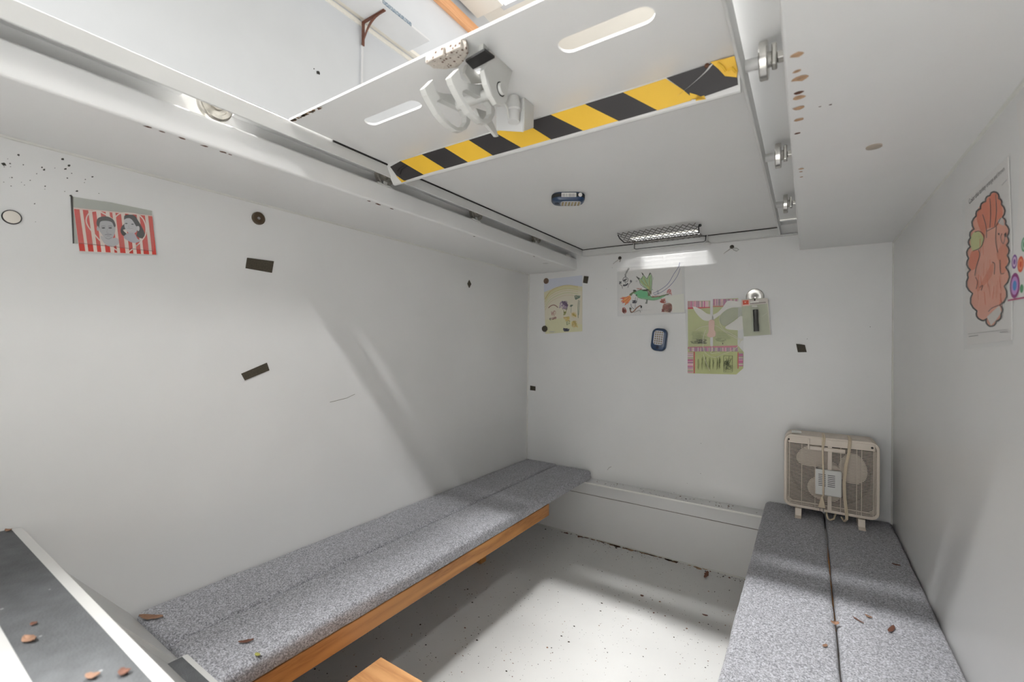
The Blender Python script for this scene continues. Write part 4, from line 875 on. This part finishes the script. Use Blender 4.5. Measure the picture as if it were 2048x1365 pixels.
A.poly([(640, 600), (780, 560), (930, 620), (970, 720), (955, 860), (900, 960), (830, 985), (760, 950), (690, 850), (640, 760)], GR, True)
A.poly([(690, 900), (760, 940), (840, 985), (940, 940), (1020, 960), (1030, 1060), (900, 1110), (780, 1070), (690, 960)], (186, 184, 188), True)
A.poly([(600, 640), (630, 560), (720, 525), (830, 530), (930, 590), (975, 700), (945, 730), (900, 640), (800, 610), (690, 620), (660, 680), (650, 760), (610, 700)], DK, True)
for u in (735, 868): A.oval(u, 748, 36, 15, (70, 68, 70)); A.oval(u, 750, 12, 11, (24, 24, 26)); A.line([(u-42, 718), (u, 706), (u+42, 716)], 9, MD)
A.line([(820, 770), (800, 830), (835, 850)], 8, (150, 148, 150)); A.line([(765, 880), (825, 872), (895, 878)], 10, (96, 94, 98)); A.line([(800, 905), (860, 905)], 8, MD); A.line([(770, 940), (830, 962), (900, 935)], 12, (140, 138, 142)); A.oval(625, 760, 22, 46, (182, 178, 180))
A.poly([(1140, 520), (1230, 490), (1340, 510), (1420, 620), (1500, 760), (1540, 880), (1480, 950), (1380, 900), (1380, 800), (1120, 780), (1200, 880), (1120, 900), (1070, 820), (1090, 720), (1140, 660)], DK, True)
A.poly([(1150, 580), (1250, 560), (1340, 640), (1400, 720), (1370, 830), (1280, 860), (1210, 830), (1150, 740), (1140, 650)], (192, 190, 194), True)
A.poly([(1210, 850), (1330, 850), (1400, 960), (1460, 1000), (1340, 1040), (1220, 1000), (1130, 930)], (176, 174, 184), True)
A.poly([(1150, 520), (1240, 500), (1340, 540), (1400, 640), (1380, 720), (1300, 600), (1220, 550), (1150, 570)], (60, 58, 60), True)
for u, v in ((1180, 662), (1300, 675)): A.oval(u, v, 26, 11, (80, 78, 80)); A.oval(u, v, 9, 8, (26, 26, 28))
A.line([(1190, 768), (1250, 785), (1305, 768)], 13, (216, 214, 216)); A.line([(1190, 760), (1250, 772), (1308, 760)], 6, (120, 116, 120)); A.line([(1235, 690), (1222, 735), (1250, 742)], 6, (150, 148, 150)); A.oval(1412, 760, 26, 50, (206, 202, 204))
A.line([(250, 1040), (900, 1110), (1700, 1200)], 7, (110, 60, 56), False)
build('printed_portraits', A.b, ps)
sheet('red', [(120, 130), (480, 190), (900, 250), (1690, 410), (1720, 1200), (160, 1045)], t, 'plastic_holder', .0006, .0010, mat('holder_plastic', (176, 178, 170), .25))
sheet('red', [(104, 120), (140, 125), (170, 1045), (150, 1050)], t, 'holder_edge', .0006, .0026, mat('dark_edge', (70, 66, 64), .4))
sheet('red', [(155, 150), (480, 205), (900, 270), (1695, 425), (1720, 1205), (170, 1040)], t, 'clear_front', .0054, .0003, M_film)

# ------------------------------------------------------------------ magnets, buttons, clips
def magLW(P, label, d=.0022):
    o = build('magnet_strip', B().prism([(XL+.0003, y, z) for y, z in P], (d, 0, 0), M_magnet)); tag(o, label, 'magnet', 'brown magnet pieces')
magLW([(.5908, 1.1357), (.6601, 1.1378), (.6551, 1.1057), (.587, 1.108)], 'brown magnet strip on the left wall, the upper one')
magLW([(.5808, .8345), (.6456, .8611), (.6527, .8406), (.590, .817)], 'tilted brown magnet strip on the left wall, the lower one')
magLW([(1.494, 1.177), (1.506, 1.194), (1.519, 1.178), (1.507, 1.160)], 'small dark diamond magnet high on the left wall near the far corner')
def magBW(P, label):
    o = build('magnet_piece', B().prism([(x, YB-.0003, z) for x, z in P], (0, -.002, 0), M_magnet)); tag(o, label, 'magnet', 'brown magnet pieces')
magBW([(-.905, 1.2545), (-.881, 1.2500), (-.887, 1.2165), (-.910, 1.2215)], 'dark square magnet beside the top corner of the flower drawing')
magBW([(-1.2015, .706), (-1.170, .703), (-1.170, .681), (-1.2015, .682)], 'small dark magnet low on the back wall by the left corner')
magBW([(-.036, .934), (-.008, .930), (-.002, .903), (-.030, .902)], 'lone dark magnet on the back wall above the fan')
o = build('magnet_piece', B().prism([(-1.1182+.0165*math.cos(.5+k*math.pi/4), YB-.0022, 1.0006+.0165*math.sin(.5+k*math.pi/4)) for k in range(8)], (0, -.003, 0), M_magnet)); tag(o, 'dark eight-sided magnet on the lower corner of the flower drawing', 'magnet', 'brown magnet pieces')
b = B().lathe((-1.1126, YB-.0022, 1.2440), (0, -1, 0), [(.0145, 0), (.015, .002), (.013, .0035), (.010, .002), (.005, .002), (.004, .0035)], mat('brown_cup', (126, 104, 88), .4, metal=.5), 28)
tag(build('round_magnet', b, smooth=True), 'round brown cup magnet on the upper corner of the flower drawing', 'magnet')
t = thing('wall_button', 'white round cap with dark rim on the left wall', 'button', (XL, .1776, 1.1404))
build('rim', B().lathe((XL, .1776, 1.1404), (1, 0, 0), [(.0128, 0), (.0128, .003)], M_black, 32), t); build('cap', B().lathe((XL+.002, .1776, 1.1404), (1, 0, 0), [(.0112, 0), (.0112, .002), (.009, .003), (.001, .0034)], mat('cap_white', (226, 220, 210), .35), 32), t, smooth=True)
t = thing('keyed_magnet', 'round dark cup magnet with a keyhole centre on the left wall', 'magnet', (XL, .617, 1.2445))
build('cup', B().lathe((XL, .617, 1.2445), (1, 0, 0), [(.0165, 0), (.0165, .005), (.014, .006), (.012, .003), (.002, .003)], mat('dark_bronze', (96, 84, 68), .35, metal=.6), 32), t, smooth=True)
build('centre_pin', B().lathe((XL+.003, .617, 1.2445), (1, 0, 0), [(.005, 0), (.004, .002), (.001, .0026)], M_chrome, 16), t, smooth=True)
tag(build('ceiling_button', B().lathe((.0988, 1.0357, ZC), (0, 0, -1), [(.012, 0), (.012, .002), (.009, .003), (.001, .0034)], mat('old_cap', (170, 160, 146), .4), 24), smooth=True), 'small round cap on the ceiling strip by the right wall', 'button')
tag(build('ceiling_button', B().lathe((-.9867, 1.7626, ZC), (0, 0, -1), [(.013, 0), (.013, .001), (.001, .0014)], M_rail, 24), smooth=True), 'grey round cap on the ceiling strip near the far left corner', 'button')
tag(build('wall_ring', B().lathe((-.178, YB, 1.246), (0, -1, 0), [(.0185, 0), (.0185, .0005), (.017, .0008), (.0168, .0004), (.001, .0004)], M_wall, 36), smooth=True), 'faint grey painted ring above the chrome magnet', 'disc')
for x, s_, lb in ((-.7261, 1, 'small wire binder clip left of the dragon drawing under the hatch rail'), (-.2573, -1, 'small wire binder clip right of the bright patch under the hatch rail')):
    t = thing('binder_clip', lb, 'clip', (x, YB, 1.325), 'wire clips under the hatch rail')
    build('body', B().lathe((x, YB-.0005, 1.324), (0, -1, 0), [(.0075, 0), (.008, .003), (.006, .007), (.003, .009)], mat('clip_dark', (72, 68, 62), .35, metal=.7), 16), t, smooth=True)
    b = B(); b.tube([(x, YB-.006, 1.322), (x-.010*1, YB-.008, 1.312), (x-.024*1, YB-.010, 1.303), (x-.029, YB-.010, 1.298)], .0012, M_chrome, 6)
    b.tube([(x+.002, YB-.006, 1.321), (x+.006, YB-.009, 1.310), (x+.016*(s_ == -1)+.002, YB-.010, 1.303), (x+.024*(s_ == -1)+.002, YB-.010, 1.309), (x+.014*(s_ == -1)+.004, YB-.009, 1.316), (x+.004, YB-.006, 1.318)], .0012, M_chrome, 6)
    build('wire_handle', b, t, smooth=True)

# ------------------------------------------------------------------ leaves, grit
def leaf(c, L_, w_, ang, curl, m, label, tilt=0, grp='dry leaf scraps'):
    n = 9; vs = []; d = Vector((math.cos(ang), math.sin(ang), 0)); s = Vector((-d.y, d.x, 0)); up = Vector((0, 0, 1)); rr = random.Random(hash(label) % 999 if False else int(abs(c[0]*1000)+abs(c[1]*777)))
    for i in range(n):
        t_ = i/(n-1); h = math.sin(math.pi*t_)**.7*w_/2*(1+rr.uniform(-.25, .25))+.0004
        base = Vector(c)+d*(t_-.5)*L_+up*(.0012+curl*(2*t_-1)**2+tilt*t_*L_)
        vs += [base-s*h+up*curl*.6, base, base+s*h*(1+rr.uniform(-.2, .2))+up*curl*.9]
    fs = [(i*3+k, i*3+k+1, i*3+k+4, i*3+k+3) for i in range(n-1) for k in (0, 1)]
    b = B(); b.add(vs, fs, m); o = build('dry_leaf', b, smooth=True); md = o.modifiers.new('thick', 'SOLIDIFY'); md.thickness = .0007; md.offset = 1
    return tag(o, label, 'leaf', grp)
zb = .3305
leaf((-1.155, .378, zb), .052, .013, .55, .003, M_leaf, 'long pale brown leaf at the near end of the left bench')
leaf((-.9115, .452, zb), .026, .007, .9, .002, M_leafd, 'small reddish leaf on the front half of the left bench')
leaf((-.8561, .4457, zb), .012, .006, .2, .001, mat('green_leaf', (170, 168, 90), .6), 'tiny yellow green leaf at the front edge of the left bench')
leaf((.0524, 1.1826, zb), .014, .011, .3, .003, M_leaf, 'curled tan leaf scrap on the seam of the right bench')
leaf((.150, 1.1362+.09, zb), .034, .008, 1.2, .002, M_leafd, 'narrow red brown leaf on the right bench nearest the right wall')
leaf((.1152, 1.2777-.02, zb), .014, .006, 2.6, .001, M_leaf, 'small tan flake right of the seam on the right bench')
leaf((.095, 1.2275, zb), .024, .003, 2.4, .001, M_leafd, 'thin dark twig-like leaf right of the seam on the right bench')
leaf((.205, 1.60, zb), .018, .006, 0, .001, M_leafd, 'small rust coloured leaf on the right bench below the fan')
leaf((.0323, 1.0847, zb), .012, .006, 1, .001, M_leaf, 'tan crumb of leaf by the seam at the near part of the right bench')
leaf((-.3308, 1.925, .0004), .030, .015, 1.3, .003, M_leafd, 'pointed brown leaf on the floor near the back wall', tilt=.5)
leaf((-.2867, 1.6523, .0004), .018, .007, .1, .001, M_leafd, 'flat brown leaf on the floor beside the right bench')
leaf((-.5017, 1.6479, .0004), .012, .010, .1, .001, M_leafd, 'small red brown leaf in the middle of the floor')
leaf((-.7417, .1282, .5725), .018, .008, .3, .002, M_leaf, 'brown leaf on the white edge of the top step') 
leaf((-.6082, .1508, .5725), .012, .007, .8, .002, M_leaf, 'tan leaf on the top step grip strip near the photo bottom')
leaf((-.5884, .1705, .5725), .011, .008, .3, .002, M_leafd, 'reddish leaf beside the pale nosing of the top step')
leaf((-1.1936, .178, .5725), .010, .006, .7, .002, M_leaf, 'light brown leaf at the wall end of the top step')
leaf((-.7791, .1383, .5725), .006, .005, .7, .001, M_leafd, 'tiny brown flake in the middle of the top step')
def grit(n, fx, z, rmin, rmax, mats, name, label, surf):
    b = B()
    for i in range(n):
        x, y = fx(); r = random.uniform(rmin, rmax)*(1 if random.random() < .85 else 1.8); m = random.choice(mats); a = random.uniform(0, 6.28)
        P = [(x+r*math.cos(a+k*1.2566)*random.uniform(.6, 1.3), y+r*math.sin(a+k*1.2566)*random.uniform(.5, 1.1), z) for k in range(5)]
        b.add(P+[(x, y, z+r*.6)], [(k, (k+1) % 5, 5) for k in range(5)]+[(4, 3, 2, 1, 0)], m)
    o = build(name, b, kind='stuff'); tag(o, label, surf)
grit(620, lambda: (random.uniform(-1.15, -.14), random.uniform(.6, 1.935)), .0003, .0008, .0024, [M_grit, M_grit, M_leafd, M_leaf], 'floor_debris', 'scattered specks of dirt and leaf crumbs on the grey floor', 'debris')
grit(150, lambda: (random.uniform(-1.1, -.15), 1.995-min(.05, abs(random.gauss(0, .02)))), .0003, .001, .003, [M_grit, M_leafd], 'corner_debris', 'dirt gathered on the floor along the back wall', 'debris')
grit(70, lambda: (random.uniform(-.83, -.15), random.uniform(1.93, 1.99)), .2866, .001, .0026, [M_grit, M_leafd], 'ledge_debris', 'dirt specks on the ledge of the back wall', 'debris')
# wall speckles on the upper left wall (dark mildew spots)
f = frame('dots'); b = B()
for (u, v, r) in ((65, 245, 40), (40, 235, 22), (90, 262, 20), (70, 290, 10), (172, 235, 19), (178, 288, 10), (318, 90, 26), (395, 257, 14), (715, 300, 18), (750, 340, 24), (625, 408, 13), (203, 473, 15), (165, 475, 8), (514, 522, 13), (770, 620, 16), (765, 672, 9), (1065, 160, 30), (1178, 268, 28), (1118, 325, 26), (1148, 482, 16), (1312, 706, 24), (1203, 782, 22), (1575, 462, 20), (1222, 402, 12), (935, 312, 11), (188, 618, 13), (62, 552, 10), (366, 556, 9), (416, 602, 9), (1104, 710, 10), (590, 920, 14), (606, 1228, 9), (1455, 505, 12), (1440, 560, 10), (1685, 745, 10), (130, 155, 9)):
    P = []
    for k in range(8):
        a = 2*math.pi*k/8; q = r*random.uniform(.6, 1.15); P.append(f(u+q*1.05*math.cos(a), v+q*.72*math.sin(a), .0006))
    b.add(P, [tuple(range(8))], mat('mildew', (62, 62, 56), .8))
build('mildew_spots', b, wl, kind='stuff')
b = B()   # scratches and scuffs
for P in ([(XL+.0005, .84, .735), (XL+.0005, .90, .742), (XL+.0005, .93, .752)],): b.tube(P, .0007, mat('scuff', (140, 134, 126), .6), 4)
build('scuff', b, wl)
b = B().tube([(-.776, YB-.0005, .338), (-.768, YB-.0005, .350), (-.757, YB-.0005, .356)], .0008, mat('scuff', (140, 134, 126), .6), 4)
build('scuff', b, wb_)
